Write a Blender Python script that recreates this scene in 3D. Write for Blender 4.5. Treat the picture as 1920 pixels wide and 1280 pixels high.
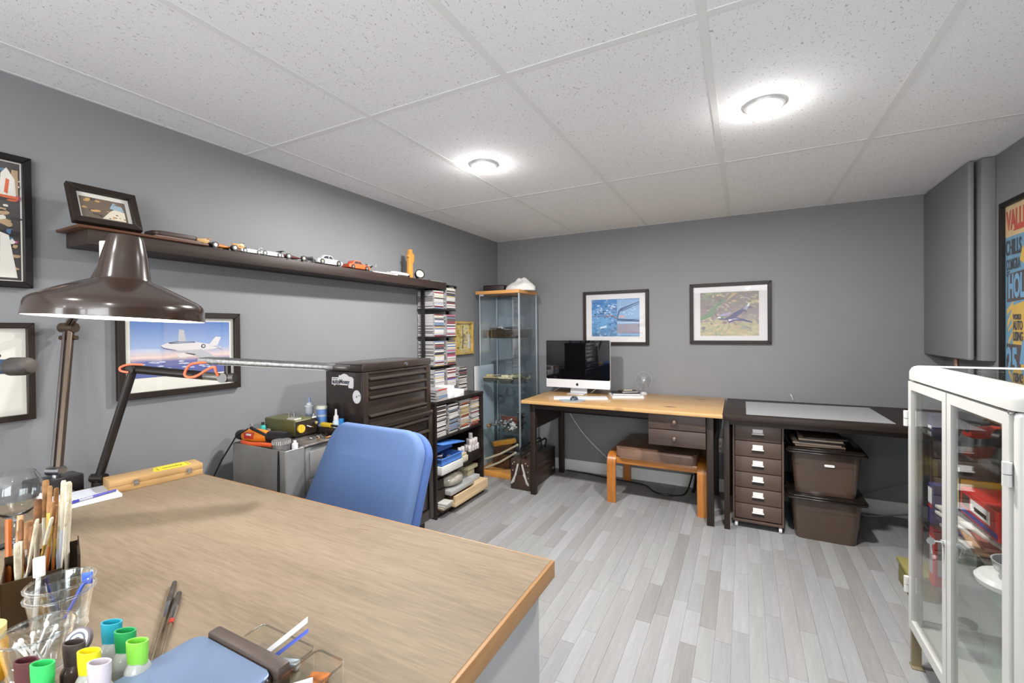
import bpy, bmesh, math, random
from mathutils import Vector, Matrix
for o in list(bpy.data.objects): bpy.data.objects.remove(o)
SC = bpy.context.scene; COL = SC.collection
random.seed(11)
R = math.radians

# ---------------------------------------------------------------- camera, light, exposure
CAMPOS = Vector((2.125, -3.7937, 1.262))
def basis(yaw, pitch, roll):
    sy, cy, sp, cp = math.sin(yaw), math.cos(yaw), math.sin(pitch), math.cos(pitch)
    f = Vector((sy*cp, cy*cp, sp)); r = Vector((cy, -sy, 0)); u = r.cross(f)
    c, s = math.cos(roll), math.sin(roll)
    return f, r*c+u*s, u*c-r*s
F_, R_, U_ = basis(-.4799, -.0084, -.0094)
cd = bpy.data.cameras.new('camera'); cam = bpy.data.objects.new('camera', cd); COL.objects.link(cam)
cam.matrix_world = Matrix(((R_.x, U_.x, -F_.x, CAMPOS.x), (R_.y, U_.y, -F_.y, CAMPOS.y), (R_.z, U_.z, -F_.z, CAMPOS.z), (0, 0, 0, 1)))
cd.sensor_width = 36; cd.sensor_fit = 'HORIZONTAL'; cd.lens = 837.0*36/1920; cd.shift_y = -14.3/1920
cd.clip_start = .02; cd.clip_end = 50
SC.camera = cam
vs = SC.view_settings
vs.view_transform = 'Standard'; vs.look = 'None'; vs.gamma = 1; vs.use_curve_mapping = False
vs.exposure = 0.52
SC.cycles.use_denoising = True
SC.cycles.max_bounces = 10; SC.cycles.transparent_max_bounces = 24
SC.cycles.diffuse_bounces = 6; SC.cycles.glossy_bounces = 5; SC.cycles.transmission_bounces = 8
SC.cycles.sample_clamp_indirect = 6; SC.cycles.caustics_refractive = False; SC.cycles.caustics_reflective = False
W = bpy.data.worlds.new('world'); SC.world = W; W.use_nodes = True
W.node_tree.nodes['Background'].inputs[0].default_value = (.8, .86, 1, 1)
W.node_tree.nodes['Background'].inputs[1].default_value = .5
H_CEIL = 2.114
LAMP_SPOTS = [(.938, -1.811), (2.197, -1.821), (.938, -4.25), (2.197, -4.25), (.938, -6.7), (2.197, -6.7)]
LAMP_POWER = [30, 30, 6, 6, 5, 5]
FILL_PANELS = [((.43, -7.96, 1.2), (R(90), 0, 0), .8, 1.8), ((2.95, -7.96, 1.2), (R(90), 0, 0), .55, 1.8), ((3.21, -6.2, 1.25), (R(90), 0, R(90)), 2.4, 1.7), ((.04, -5.85, .52), (R(90), 0, R(-90)), 1.9, .78)]   # unseen fill lights added behind the camera, no real openings
FILL_POWER = 50
for loc, rot, w_, h_ in FILL_PANELS:
    l = bpy.data.lights.new('fill_panel', 'AREA'); l.shape = 'RECTANGLE'; l.size = w_; l.size_y = h_; l.energy = FILL_POWER*w_*h_/2*(1.2 if loc[0] < .1 else 1); l.color = (.94, .972, 1)
    o = bpy.data.objects.new('fill_panel', l); COL.objects.link(o); o.location = loc; o.rotation_euler = rot
def area_lamp(name, loc, power, r, spread=math.pi, color=(1, .985, .965)):
    l = bpy.data.lights.new(name, 'AREA'); l.shape = 'DISK'; l.size = 2*r; l.energy = power; l.color = color; l.spread = spread
    o = bpy.data.objects.new(name, l); COL.objects.link(o); o.location = loc
    return o
for i, (x, y) in enumerate(LAMP_SPOTS):
    area_lamp('ceiling_bulb', (x, y, H_CEIL-.034), LAMP_POWER[i], .06)
    # sideways spill of the bulging diffuser
    l = bpy.data.lights.new('ceiling_spill', 'POINT'); l.energy = LAMP_POWER[i]*.055; l.shadow_soft_size = .02; l.color = (1, .985, .965)
    o = bpy.data.objects.new('ceiling_spill', l); COL.objects.link(o); o.location = (x, y, H_CEIL-.045)

# ---------------------------------------------------------------- colours and materials
def lin(c):
    c = c/255.0
    return c/12.92 if c <= .04045 else ((c+.055)/1.055)**2.4
def rgb(t): return (lin(t[0]), lin(t[1]), lin(t[2]), 1)
MATS = {}
def mat(name, col, rough=.5, metal=0, spec=.5, var=0, vscale=8, stretch=(1, 1, 1), bump=0, bscale=None, emit=0, coat=0):
    if name in MATS: return MATS[name]
    m = bpy.data.materials.new(name); m.use_nodes = True; nt = m.node_tree; b = nt.nodes['Principled BSDF']
    b.inputs['Base Color'].default_value = rgb(col); b.inputs['Roughness'].default_value = rough
    b.inputs['Metallic'].default_value = metal; b.inputs['Specular IOR Level'].default_value = spec
    if coat: b.inputs['Coat Weight'].default_value = coat; b.inputs['Coat Roughness'].default_value = .06
    if emit:
        b.inputs['Emission Color'].default_value = rgb(col); b.inputs['Emission Strength'].default_value = emit
    if var or bump:
        tc = nt.nodes.new('ShaderNodeTexCoord'); mp = nt.nodes.new('ShaderNodeMapping'); mp.inputs['Scale'].default_value = stretch
        nt.links.new(tc.outputs['Object'], mp.inputs['Vector'])
        n = nt.nodes.new('ShaderNodeTexNoise'); n.inputs['Scale'].default_value = vscale; n.inputs['Detail'].default_value = 5
        nt.links.new(mp.outputs[0], n.inputs['Vector'])
        if var:
            r = nt.nodes.new('ShaderNodeValToRGB'); r.color_ramp.elements[0].position = .3; r.color_ramp.elements[1].position = .7
            r.color_ramp.elements[0].color = rgb([max(0, c*(1-var)) for c in col]); r.color_ramp.elements[1].color = rgb([min(255, c*(1+var)) for c in col])
            nt.links.new(n.outputs[0], r.inputs[0]); nt.links.new(r.outputs[0], b.inputs['Base Color'])
        if bump:
            n2 = n
            if bscale:
                n2 = nt.nodes.new('ShaderNodeTexNoise'); n2.inputs['Scale'].default_value = bscale; n2.inputs['Detail'].default_value = 3
                nt.links.new(mp.outputs[0], n2.inputs['Vector'])
            bp = nt.nodes.new('ShaderNodeBump'); bp.inputs['Strength'].default_value = bump; bp.inputs['Distance'].default_value = .002
            nt.links.new(n2.outputs[0], bp.inputs['Height']); nt.links.new(bp.outputs[0], b.inputs['Normal'])
    MATS[name] = m
    return m
def wood(name, c1, c2, axis=0, rough=.45, scale=14, knots=None, fine=90, coat=0, spec=.5):
    """grain stretched along axis, two tones, optional dark knots"""
    if name in MATS: return MATS[name]
    m = bpy.data.materials.new(name); m.use_nodes = True; nt = m.node_tree; b = nt.nodes['Principled BSDF']; L = nt.links.new
    b.inputs['Roughness'].default_value = rough; b.inputs['Specular IOR Level'].default_value = spec
    if coat: b.inputs['Coat Weight'].default_value = coat; b.inputs['Coat Roughness'].default_value = .15
    tc = nt.nodes.new('ShaderNodeTexCoord')
    st = [1, 1, 1]; st[axis] = .08
    mp = nt.nodes.new('ShaderNodeMapping'); mp.inputs['Scale'].default_value = st; L(tc.outputs['Object'], mp.inputs['Vector'])
    n1 = nt.nodes.new('ShaderNodeTexNoise'); n1.inputs['Scale'].default_value = scale; n1.inputs['Detail'].default_value = 6; n1.inputs['Distortion'].default_value = .6
    L(mp.outputs[0], n1.inputs['Vector'])
    n2 = nt.nodes.new('ShaderNodeTexNoise'); n2.inputs['Scale'].default_value = fine; n2.inputs['Detail'].default_value = 3
    L(mp.outputs[0], n2.inputs['Vector'])
    mx = nt.nodes.new('ShaderNodeMath'); mx.operation = 'MULTIPLY_ADD'; mx.inputs[1].default_value = .45; L(n2.outputs[0], mx.inputs[0])
    m2 = nt.nodes.new('ShaderNodeMath'); m2.operation = 'MULTIPLY'; m2.inputs[1].default_value = .55; L(n1.outputs[0], m2.inputs[0]); L(m2.outputs[0], mx.inputs[2])
    r = nt.nodes.new('ShaderNodeValToRGB'); r.color_ramp.elements[0].position = .33; r.color_ramp.elements[1].position = .66
    r.color_ramp.elements[0].color = rgb(c1); r.color_ramp.elements[1].color = rgb(c2); L(mx.outputs[0], r.inputs[0])
    out = r.outputs[0]
    if knots:
        v = nt.nodes.new('ShaderNodeTexVoronoi'); v.voronoi_dimensions = '2D'; v.inputs['Scale'].default_value = knots[1]
        mpk = nt.nodes.new('ShaderNodeMapping'); sk = [1, 1, 1]; sk[axis] = .5; mpk.inputs['Scale'].default_value = sk
        L(tc.outputs['Object'], mpk.inputs['Vector']); L(mpk.outputs[0], v.inputs['Vector'])
        kr = nt.nodes.new('ShaderNodeValToRGB'); kr.color_ramp.elements[0].position = .025; kr.color_ramp.elements[1].position = .085
        kr.color_ramp.elements[0].color = (0, 0, 0, 1); kr.color_ramp.elements[1].color = (1, 1, 1, 1); L(v.outputs['Distance'], kr.inputs[0])
        mm = nt.nodes.new('ShaderNodeMix'); mm.data_type = 'RGBA'; mm.inputs[6].default_value = rgb(knots[0]); L(kr.outputs[0], mm.inputs[0]); L(out, mm.inputs[7]); out = mm.outputs[2]
    L(out, b.inputs['Base Color'])
    bp = nt.nodes.new('ShaderNodeBump'); bp.inputs['Strength'].default_value = .12; bp.inputs['Distance'].default_value = .001
    L(mx.outputs[0], bp.inputs['Height']); L(bp.outputs[0], b.inputs['Normal'])
    MATS[name] = m
    return m
def pane(name, tint=(235, 242, 240), refl=1.0):
    """thin clear sheet: straight-through transparency plus a fresnel reflection"""
    if name in MATS: return MATS[name]
    m = bpy.data.materials.new(name); m.use_nodes = True; nt = m.node_tree; nt.nodes.remove(nt.nodes['Principled BSDF'])
    t = nt.nodes.new('ShaderNodeBsdfTransparent'); t.inputs[0].default_value = rgb(tint)
    g = nt.nodes.new('ShaderNodeBsdfGlossy'); g.inputs['Roughness'].default_value = .0; g.inputs[0].default_value = (refl, refl, refl, 1)
    # Schlick reflectance of a thin sheet (same from both sides)
    lw = nt.nodes.new('ShaderNodeLayerWeight'); lw.inputs[0].default_value = .5
    pw = nt.nodes.new('ShaderNodeMath'); pw.operation = 'POWER'; pw.inputs[1].default_value = 5; nt.links.new(lw.outputs['Facing'], pw.inputs[0])
    fr = nt.nodes.new('ShaderNodeMath'); fr.operation = 'MULTIPLY_ADD'; fr.inputs[1].default_value = .955; fr.inputs[2].default_value = .045; fr.use_clamp = True; nt.links.new(pw.outputs[0], fr.inputs[0])
    mx = nt.nodes.new('ShaderNodeMixShader'); nt.links.new(fr.outputs[0], mx.inputs[0]); nt.links.new(t.outputs[0], mx.inputs[1]); nt.links.new(g.outputs[0], mx.inputs[2])
    nt.links.new(mx.outputs[0], nt.nodes['Material Output'].inputs[0])
    MATS[name] = m
    return m
def glass(name, tint=(245, 250, 250), rough=0, ior=1.45):
    if name in MATS: return MATS[name]
    m = bpy.data.materials.new(name); m.use_nodes = True; b = m.node_tree.nodes['Principled BSDF']
    b.inputs['Base Color'].default_value = rgb(tint); b.inputs['Transmission Weight'].default_value = 1; b.inputs['Roughness'].default_value = rough; b.inputs['IOR'].default_value = ior
    MATS[name] = m
    return m

# ---------------------------------------------------------------- mesh builder
AXM = {0: Matrix(((0, 0, 1, 0), (1, 0, 0, 0), (0, 1, 0, 0), (0, 0, 0, 1))), 1: Matrix(((1, 0, 0, 0), (0, 0, 1, 0), (0, -1, 0, 0), (0, 0, 0, 1))), 2: Matrix()}
class MB:
    def __init__(s, mi=0): s.bm = bmesh.new(); s.mi = mi; s.T = Matrix()
    def _add(s, verts, faces, M=None):
        M = s.T @ M if M is not None else s.T
        vv = [s.bm.verts.new(M @ Vector(v)) for v in verts]; out = []
        for f in faces:
            try:
                fc = s.bm.faces.new([vv[i] for i in f]); fc.material_index = s.mi; out.append(fc)
            except ValueError: pass
        return vv, out
    def box(s, lo, hi, bev=0, seg=2, M=None):
        x0, y0, z0 = lo; x1, y1, z1 = hi
        v = [(x0, y0, z0), (x1, y0, z0), (x1, y1, z0), (x0, y1, z0), (x0, y0, z1), (x1, y0, z1), (x1, y1, z1), (x0, y1, z1)]
        vv, ff = s._add(v, [(0, 3, 2, 1), (4, 5, 6, 7), (0, 1, 5, 4), (1, 2, 6, 5), (2, 3, 7, 6), (3, 0, 4, 7)], M)
        if bev:
            ed = list({e for f in ff for e in f.edges})
            rr = bmesh.ops.bevel(s.bm, geom=ed, offset=bev, segments=seg, profile=.5, affect='EDGES', clamp_overlap=True)
            for f in rr['faces']: f.material_index = s.mi
        return s
    def cbox(s, c, size, rz=0, bev=0, rx=0, ry=0, seg=2):
        M = Matrix.Translation(c) @ Matrix.Rotation(rz, 4, 'Z') @ Matrix.Rotation(ry, 4, 'Y') @ Matrix.Rotation(rx, 4, 'X')
        h = [q/2 for q in size]
        return s.box((-h[0], -h[1], -h[2]), h, bev, seg, M)
    def lathe(s, prof, n=24, M=None, arc=None, sx=1, sy=1):
        """prof: [(r, z)...]; a radius of 0 closes to a point"""
        vs_, idx = [], []
        for r, z in prof:
            if r <= 1e-6: idx.append([len(vs_)]); vs_.append((0, 0, z))
            else:
                idx.append(list(range(len(vs_), len(vs_)+n)))
                for k in range(n):
                    a = 2*math.pi*k/n; vs_.append((r*math.cos(a)*sx, r*math.sin(a)*sy, z))
        fs = []
        for a, b in zip(idx, idx[1:]):
            for k in range(n):
                k2 = (k+1) % n
                if len(a) == 1 and len(b) == 1: continue
                if len(a) == 1: fs.append((a[0], b[k2], b[k]))
                elif len(b) == 1: fs.append((a[k], a[k2], b[0]))
                else: fs.append((a[k], a[k2], b[k2], b[k]))
        s._add(vs_, fs, M); return s
    def cyl(s, p0, p1, r0, r1=None, n=16):
        r1 = r0 if r1 is None else r1
        p0, p1 = Vector(p0), Vector(p1); d = p1-p0; L = d.length
        M = Matrix.Translation(p0) @ d.to_track_quat('Z', 'Y').to_matrix().to_4x4()
        return s.lathe([(0, 0), (r0, 0), (r1, L), (0, L)], n, M)
    def tube(s, pts, r, n=8, caps=True):
        pts = [Vector(p) for p in pts]; rings = []; vs_, fs = [], []
        up = Vector((0, 0, 1)); prev = None
        for i, p in enumerate(pts):
            d = (pts[min(i+1, len(pts)-1)]-pts[max(i-1, 0)]).normalized()
            if prev is None:
                a = up if abs(d.dot(up)) < .95 else Vector((1, 0, 0)); x = d.cross(a).normalized()
            else: x = (prev-d*prev.dot(d)).normalized()
            prev = x; y = d.cross(x); rr = r(i/(len(pts)-1)) if callable(r) else r
            rings.append(list(range(len(vs_), len(vs_)+n)))
            for k in range(n):
                a = 2*math.pi*k/n; vs_.append(p+x*(rr*math.cos(a))+y*(rr*math.sin(a)))
        for a, b in zip(rings, rings[1:]):
            for k in range(n): fs.append((a[k], a[(k+1) % n], b[(k+1) % n], b[k]))
        if caps: fs.append(tuple(reversed(rings[0]))); fs.append(tuple(rings[-1]))
        s._add(vs_, fs); return s
    def prism(s, poly, h0, h1, M=None, bev=0, seg=2):
        """poly: [(u, v)...] counter-clockwise, extruded along local z"""
        n = len(poly)
        v = [(x, y, h0) for x, y in poly]+[(x, y, h1) for x, y in poly]
        vv, ff = s._add(v, [tuple(range(n-1, -1, -1)), tuple(range(n, 2*n))]+[(i, (i+1) % n, n+(i+1) % n, n+i) for i in range(n)], M)
        if bev:
            ed = list({e for f in ff[:2] for e in f.edges})
            rr = bmesh.ops.bevel(s.bm, geom=ed, offset=bev, segments=seg, profile=.5, affect='EDGES', clamp_overlap=True)
            for f in rr['faces']: f.material_index = s.mi
        return s
    def quad(s, a, b, c, d): s._add([a, b, c, d], [(0, 1, 2, 3)]); return s
    def sphere(s, c, r, n=16, sc=(1, 1, 1)):
        m = n//2
        prof = [(r*math.sin(math.pi*i/m), -r*math.cos(math.pi*i/m)) for i in range(m+1)]; prof[0] = (0, -r); prof[-1] = (0, r)
        return s.lathe(prof, n, Matrix.Translation(c) @ Matrix.Diagonal((sc[0], sc[1], sc[2], 1)))
    def text(s, txt, size, M, depth=.0004, bold=0, sx=1):
        cu = bpy.data.curves.new('t', 'FONT'); cu.body = txt; cu.size = size; cu.extrude = depth; cu.offset = bold; cu.resolution_u = 3
        ob = bpy.data.objects.new('t', cu); COL.objects.link(ob)
        me = bpy.data.meshes.new_from_object(ob); bpy.data.objects.remove(ob); bpy.data.curves.remove(cu)
        Mx = M @ Matrix.Diagonal((sx, 1, 1, 1))
        s._add([v.co[:] for v in me.vertices], [tuple(p.vertices) for p in me.polygons], Mx); bpy.data.meshes.remove(me)
        return s
def pillow(b, w, h, r, z0, z1, bev, M=None, cx=0, cy=0, warp=None, crown=0, n=10, m=5):
    """rounded-rectangle pad with soft edges, built ring by ring"""
    rings = []
    def ring(ins, z):
        pts = rrect(w-2*ins, h-2*ins, max(r-ins, .004), n, cx, cy)
        rings.append([(warp(x, y, z) if warp else (x, y, z)) for x, y in pts])
    for k in range(m+1): a = R(-90+90*k/m); ring(bev*(1-math.cos(a)), z0+bev+bev*math.sin(a))
    for k in range(m+1): a = R(90*k/m); ring(bev*(1-math.cos(a)), z1-bev+bev*math.sin(a))
    if crown:
        for q in (.12, .25, .42): ring(bev+q*min(w, h)/2, z1+crown*math.sin(R(90)*min(1, q/.42)))
    N = len(rings[0]); vs_ = [p for rr in rings for p in rr]
    fs = [(i*N+k, i*N+(k+1) % N, (i+1)*N+(k+1) % N, (i+1)*N+k) for i in range(len(rings)-1) for k in range(N)]
    fs += [tuple(range(N-1, -1, -1)), tuple(range((len(rings)-1)*N, len(rings)*N))]
    b._add(vs_, fs, M)
    return b
def rrect(w, h, r, n=5, cx=0, cy=0):
    out = []
    for (sx, sy, a0) in ((1, -1, -90), (1, 1, 0), (-1, 1, 90), (-1, -1, 180)):
        for k in range(n+1):
            a = R(a0+90*k/n); out.append((cx+sx*(w/2-r)+r*math.cos(a), cy+sy*(h/2-r)+r*math.sin(a)))
    return out
def spl(pts, k=6):
    """smooth curve through the points"""
    P = [Vector(p) for p in pts]; out = []
    for i in range(len(P)-1):
        a, b, c, d = P[max(i-1, 0)], P[i], P[i+1], P[min(i+2, len(P)-1)]
        for j in range(k):
            t = j/k; out.append(.5*((2*b)+(c-a)*t+(2*a-5*b+4*c-d)*t*t+(3*b-a-3*c+d)*t**3))
    return out+[P[-1]]
def circle(r, n=24, cx=0, cy=0, sy=1): return [(cx+r*math.cos(2*math.pi*k/n), cy+sy*r*math.sin(2*math.pi*k/n)) for k in range(n)]

# ---------------------------------------------------------------- objects
INV = {}
def thing(name, label, cat, loc=(0, 0, 0), rotz=0, group=None):
    o = bpy.data.objects.new(name, None); COL.objects.link(o); o.location = loc; o.rotation_euler = (0, 0, rotz)
    o.empty_display_size = .05
    o['label'] = label; o['category'] = cat
    if group: o['group'] = group
    INV[o.name] = (Matrix.Translation(loc) @ Matrix.Rotation(rotz, 4, 'Z')).inverted()
    return o
def part(name, mb, mats, parent=None, local=False, label=None, sharp=35, kind=None):
    me = bpy.data.meshes.new(name); bm = mb.bm
    inv = INV.get(parent.name, Matrix()) if parent is not None else Matrix()
    if parent is not None and not local: bm.transform(inv)
    bmesh.ops.recalc_face_normals(bm, faces=bm.faces)
    bm.to_mesh(me); bm.free()
    for m in (mats if isinstance(mats, (list, tuple)) else [mats]): me.materials.append(m)
    me.polygons.foreach_set('use_smooth', [True]*len(me.polygons)); me.set_sharp_from_angle(angle=R(sharp))
    o = bpy.data.objects.new(name, me); COL.objects.link(o)
    if parent is not None: o.parent = parent; INV[o.name] = inv
    if label: o['label'] = label
    if kind: o['kind'] = kind
    return o
def solo(name, mb, mats, label, cat, group=None, kind=None):
    """a thing that is one mesh, its origin moved to its base"""
    bm = mb.bm; xs = [v.co for v in bm.verts]
    c = Vector(((min(v.x for v in xs)+max(v.x for v in xs))/2, (min(v.y for v in xs)+max(v.y for v in xs))/2, min(v.z for v in xs)))
    bm.transform(Matrix.Translation(-c))
    o = part(name, mb, mats); o.location = c
    o['label'] = label; o['category'] = cat
    if group: o['group'] = group
    if kind: o['kind'] = kind
    return o
def struct(name, mb, mats, parent=None):
    o = part(name, mb, mats, parent)
    if parent is None: o['kind'] = 'structure'; INV[o.name] = Matrix()
    return o
def dup(root, loc, rotz=0, label=None, group=None):
    r = root.copy(); COL.objects.link(r); r.location = loc; r.rotation_euler = (0, 0, rotz)
    if label: r['label'] = label
    if group: r['group'] = group
    for ch in list(root.children):
        c = ch.copy(); COL.objects.link(c); c.parent = r
        for g in ch.children:
            d = g.copy(); COL.objects.link(d); d.parent = c
    return r
def link_mesh(name, me, parent, loc):
    o = bpy.data.objects.new(name, me); COL.objects.link(o); o.parent = parent; o.location = loc
    return o
# ---------------------------------------------------------------- shared materials
WALL = mat('wall paint', (124, 125, 127), .55, var=.012, vscale=3, bump=.06, bscale=260)
WHITE = mat('white lacquer', (228, 228, 224), .3)
TRIM = mat('trim paint', (226, 226, 223), .4)
DARKW = wood('dark stained wood', (30, 22, 19), (50, 39, 33), 0, .45, spec=.3)
DARKWY = wood('dark stained wood y', (30, 22, 19), (50, 39, 33), 1, .45, spec=.3)
DARKWZ = wood('dark stained wood z', (33, 25, 22), (52, 41, 36), 2, .45, spec=.3)
BLACKM = mat('black metal', (30, 24, 21), .28, spec=.6, var=.1, vscale=6)
BLACKP = mat('black plastic', (22, 20, 20), .4)
CHROME = mat('chrome', (215, 215, 218), .15, 1)
STEEL = mat('brushed steel', (170, 168, 165), .35, 1, var=.08, vscale=20)
PINE = wood('pine', (178, 134, 80), (194, 157, 106), 0, .35, 10, knots=((92, 50, 24), 3.2), coat=.3)
FRAMEM = mat('dark frame', (36, 27, 22), .45, spec=.3, var=.08, vscale=10)
MATB = mat('mat board', (225, 222, 212), .8)
GLAZE = pane('picture glazing', (255, 255, 255), .8)
PANE = pane('clear glass', (252, 254, 253))
GREYM = mat('grey metal', (140, 137, 132), .45, .3, var=.08, vscale=9)

# ---------------------------------------------------------------- the room
b = MB(); b.box((-.12, -8.0, -.02), (0, .1, 2.3)); struct('wall_left', b, WALL)
b = MB(); b.box((0, 0, -.02), (3.37, .1, 2.3)); struct('wall_back', b, WALL)
b = MB(); b.box((3.25, -8.0, -.02), (3.37, 0, 2.3)); struct('wall_right', b, WALL)
b = MB(); b.box((0, -8.1, -.02), (3.25, -8.0, 2.3)); struct('wall_front', b, WALL)
b = MB(); b.box((.0, -.014, 0), (3.25, 0, .1), .004); struct('baseboard_back', b, TRIM)
b = MB(); b.box((0, -8.0, 0), (.014, -.014, .1), .004); struct('baseboard_left', b, TRIM)
b = MB(); b.box((3.236, -8.0, 0), (3.25, -.014, .1), .004); struct('baseboard_right', b, TRIM)

# floor: grey wood-look strips, each its own piece
FLW = [wood('floor strip %d' % i, [max(0, c-9) for c in t], [min(255, c+6) for c in t], 1, .5, 26, fine=160, spec=.3) for i, t in enumerate(
    [(141, 141, 141), (145, 145, 144), (150, 150, 150), (137, 136, 135), (142, 141, 140), (132, 130, 128)])]
b = MB(); b.box((-.0, -8.0, -.05), (3.25, 0, -.0025)); floor = struct('floor', b, mat('floor seams', (120, 118, 115), .7))
SW = .0622; X0 = 2.0745-33*SW
LENS = [.235, .31, .4, .5, .65, .866]
cells = []
k = 0
rf = random.Random(5)
x = X0-SW
while x < 3.25:
    y = -8.0-rf.random()*.5
    last = 0
    while y < 0:
        L = rf.choice(LENS); y1 = min(y+L, 0); ya = max(y, -8.0); xa, xb = max(x, 0), min(x+SW, 3.25)
        mi = rf.choice([0, 0, 1, 1, 1, 2, 2, 3, 4, 4, 5])
        if y1-ya > .01 and xb-xa > .005: cells.append((xa, xb, ya, y1, mi))
        y += L
    x += SW
def seen(c):
    p = Vector(((c[0]+c[1])/2, (c[2]+c[3])/2, 0)); d = p-CAMPOS; f = d.dot(F_)
    hid = (p.x < 1.74 and p.y < -2.85) or (p.x > 2.72 and -2.4 < p.y < -1.6)
    if f < .3 or hid: return 0
    u = d.dot(R_)/f*837; v = -d.dot(U_)/f*837
    if abs(u) > 1000 or v > 700: return 0
    return (c[3]-c[2])*(c[1]-c[0])/f**2
cells.sort(key=seen, reverse=True)
smesh = {}
def strip(c):
    g = .0004
    key = (round(c[1]-c[0], 4), round(c[3]-c[2], 4), c[4])
    if key not in smesh:
        b = MB(); w, l = (c[1]-c[0])/2-g, (c[3]-c[2])/2-g; b.box((-w, -l, -.0025), (w, l, 0))
        me = bpy.data.meshes.new('floor_strip'); b.bm.to_mesh(me); b.bm.free(); me.materials.append(FLW[c[4]]); smesh[key] = me
    link_mesh('floor_strip', smesh[key], floor, ((c[0]+c[1])/2, (c[2]+c[3])/2, 0))
for c in cells[:295]: strip(c)
b = MB()
for c in cells[295:]:
    b.mi = c[4]; b.box((c[0]+.0004, c[2]+.0004, -.0025), (c[1]-.0004, c[3]-.0004, 0))
part('floor_strips', b, FLW, floor, kind='stuff')

# suspended ceiling: lay-in tiles and painted T-bars
def tile_mat():
    m = bpy.data.materials.new('mineral tile'); m.use_nodes = True; nt = m.node_tree; bs = nt.nodes['Principled BSDF']; L = nt.links.new
    bs.inputs['Roughness'].default_value = .9
    tc = nt.nodes.new('ShaderNodeTexCoord'); oi = nt.nodes.new('ShaderNodeObjectInfo')
    ad = nt.nodes.new('ShaderNodeVectorMath'); ad.operation = 'ADD'; L(tc.outputs['Object'], ad.inputs[0])
    mu = nt.nodes.new('ShaderNodeMath'); mu.operation = 'MULTIPLY'; mu.inputs[1].default_value = 40; L(oi.outputs['Random'], mu.inputs[0]); L(mu.outputs[0], ad.inputs[1])
    mp = nt.nodes.new('ShaderNodeMapping'); mp.inputs['Scale'].default_value = (1, .55, 1); L(ad.outputs[0], mp.inputs['Vector'])
    n = nt.nodes.new('ShaderNodeTexNoise'); n.inputs['Scale'].default_value = 190; n.inputs['Detail'].default_value = 1.5; n.inputs['Distortion'].default_value = .8; L(mp.outputs[0], n.inputs['Vector'])
    r = nt.nodes.new('ShaderNodeValToRGB'); e = r.color_ramp.elements; e[0].position = .29; e[0].color = rgb((182, 180, 176)); e[1].position = .35; e[1].color = rgb((246, 246, 246)); L(n.outputs[0], r.inputs[0])
    L(r.outputs[0], bs.inputs['Base Color'])
    n2 = nt.nodes.new('ShaderNodeTexNoise'); n2.inputs['Scale'].default_value = 320; n2.inputs['Detail'].default_value = 3; L(ad.outputs[0], n2.inputs['Vector'])
    mm = nt.nodes.new('ShaderNodeMath'); mm.operation = 'ADD'; L(r.outputs[0], mm.inputs[0]); L(n2.outputs[0], mm.inputs[1])
    bp = nt.nodes.new('ShaderNodeBump'); bp.inputs['Strength'].default_value = .25; bp.inputs['Distance'].default_value = .002; L(mm.outputs[0], bp.inputs['Height']); L(bp.outputs[0], bs.inputs['Normal'])
    return m
TILE = tile_mat(); RAIL = mat('painted grid', (236, 236, 234), .6)
b = MB(); b.box((0, -8.0, H_CEIL+.03), (3.25, 0, H_CEIL+.12)); ceiling = struct('ceiling', b, mat('ceiling void', (90, 90, 90), .9))
gx = [0]+[.1976+.6096*i for i in range(5)]+[3.25]
gx = [0]+[.1976+.6096*i for i in range(6) if .1976+.6096*i < 3.24]+[3.25]
gy = [0, -1.2295, -2.4652, -3.69, -4.92, -6.15, -7.38, -8.0]
tmesh = {}
for i in range(len(gx)-1):
    for j in range(len(gy)-1):
        w, l = gx[i+1]-gx[i], gy[j]-gy[j+1]; key = (round(w, 3), round(l, 3))
        if key not in tmesh:
            b = MB(); b.box((-w/2+.003, -l/2+.003, 0), (w/2-.003, l/2-.003, .014), .003, 1)
            me = bpy.data.meshes.new('ceiling_tile'); b.bm.to_mesh(me); b.bm.free(); me.materials.append(TILE); tmesh[key] = me
        link_mesh('ceiling_tile', tmesh[key], ceiling, ((gx[i]+gx[i+1])/2, (gy[j]+gy[j+1])/2, H_CEIL+.002))
for x in gx[1:-1]:
    b = MB(); b.box((x-.012, -8.0, H_CEIL+.0002), (x+.012, 0, H_CEIL+.0015)); b.box((x-.0025, -8.0, H_CEIL+.0015), (x+.0025, 0, H_CEIL+.03)); part('grid_rail', b, RAIL, ceiling)
for y in gy[1:-1]:
    for i in range(len(gx)-1):
        b = MB(); b.box((gx[i]+(.012 if i else 0), y-.012, H_CEIL+.0004), (gx[i+1]-(.012 if i < len(gx)-2 else 0), y+.012, H_CEIL+.0015)); part('grid_rail', b, RAIL, ceiling)
for (a, c) in (((0, -8.0), (.012, 0)), ((3.238, -8.0), (3.25, 0)), ((0.012, -.012), (3.238, 0))):
    b = MB(); b.box((a[0], a[1], H_CEIL+.0006), (c[0], c[1], H_CEIL+.0015)); part('edge_angle', b, RAIL, ceiling)
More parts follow.
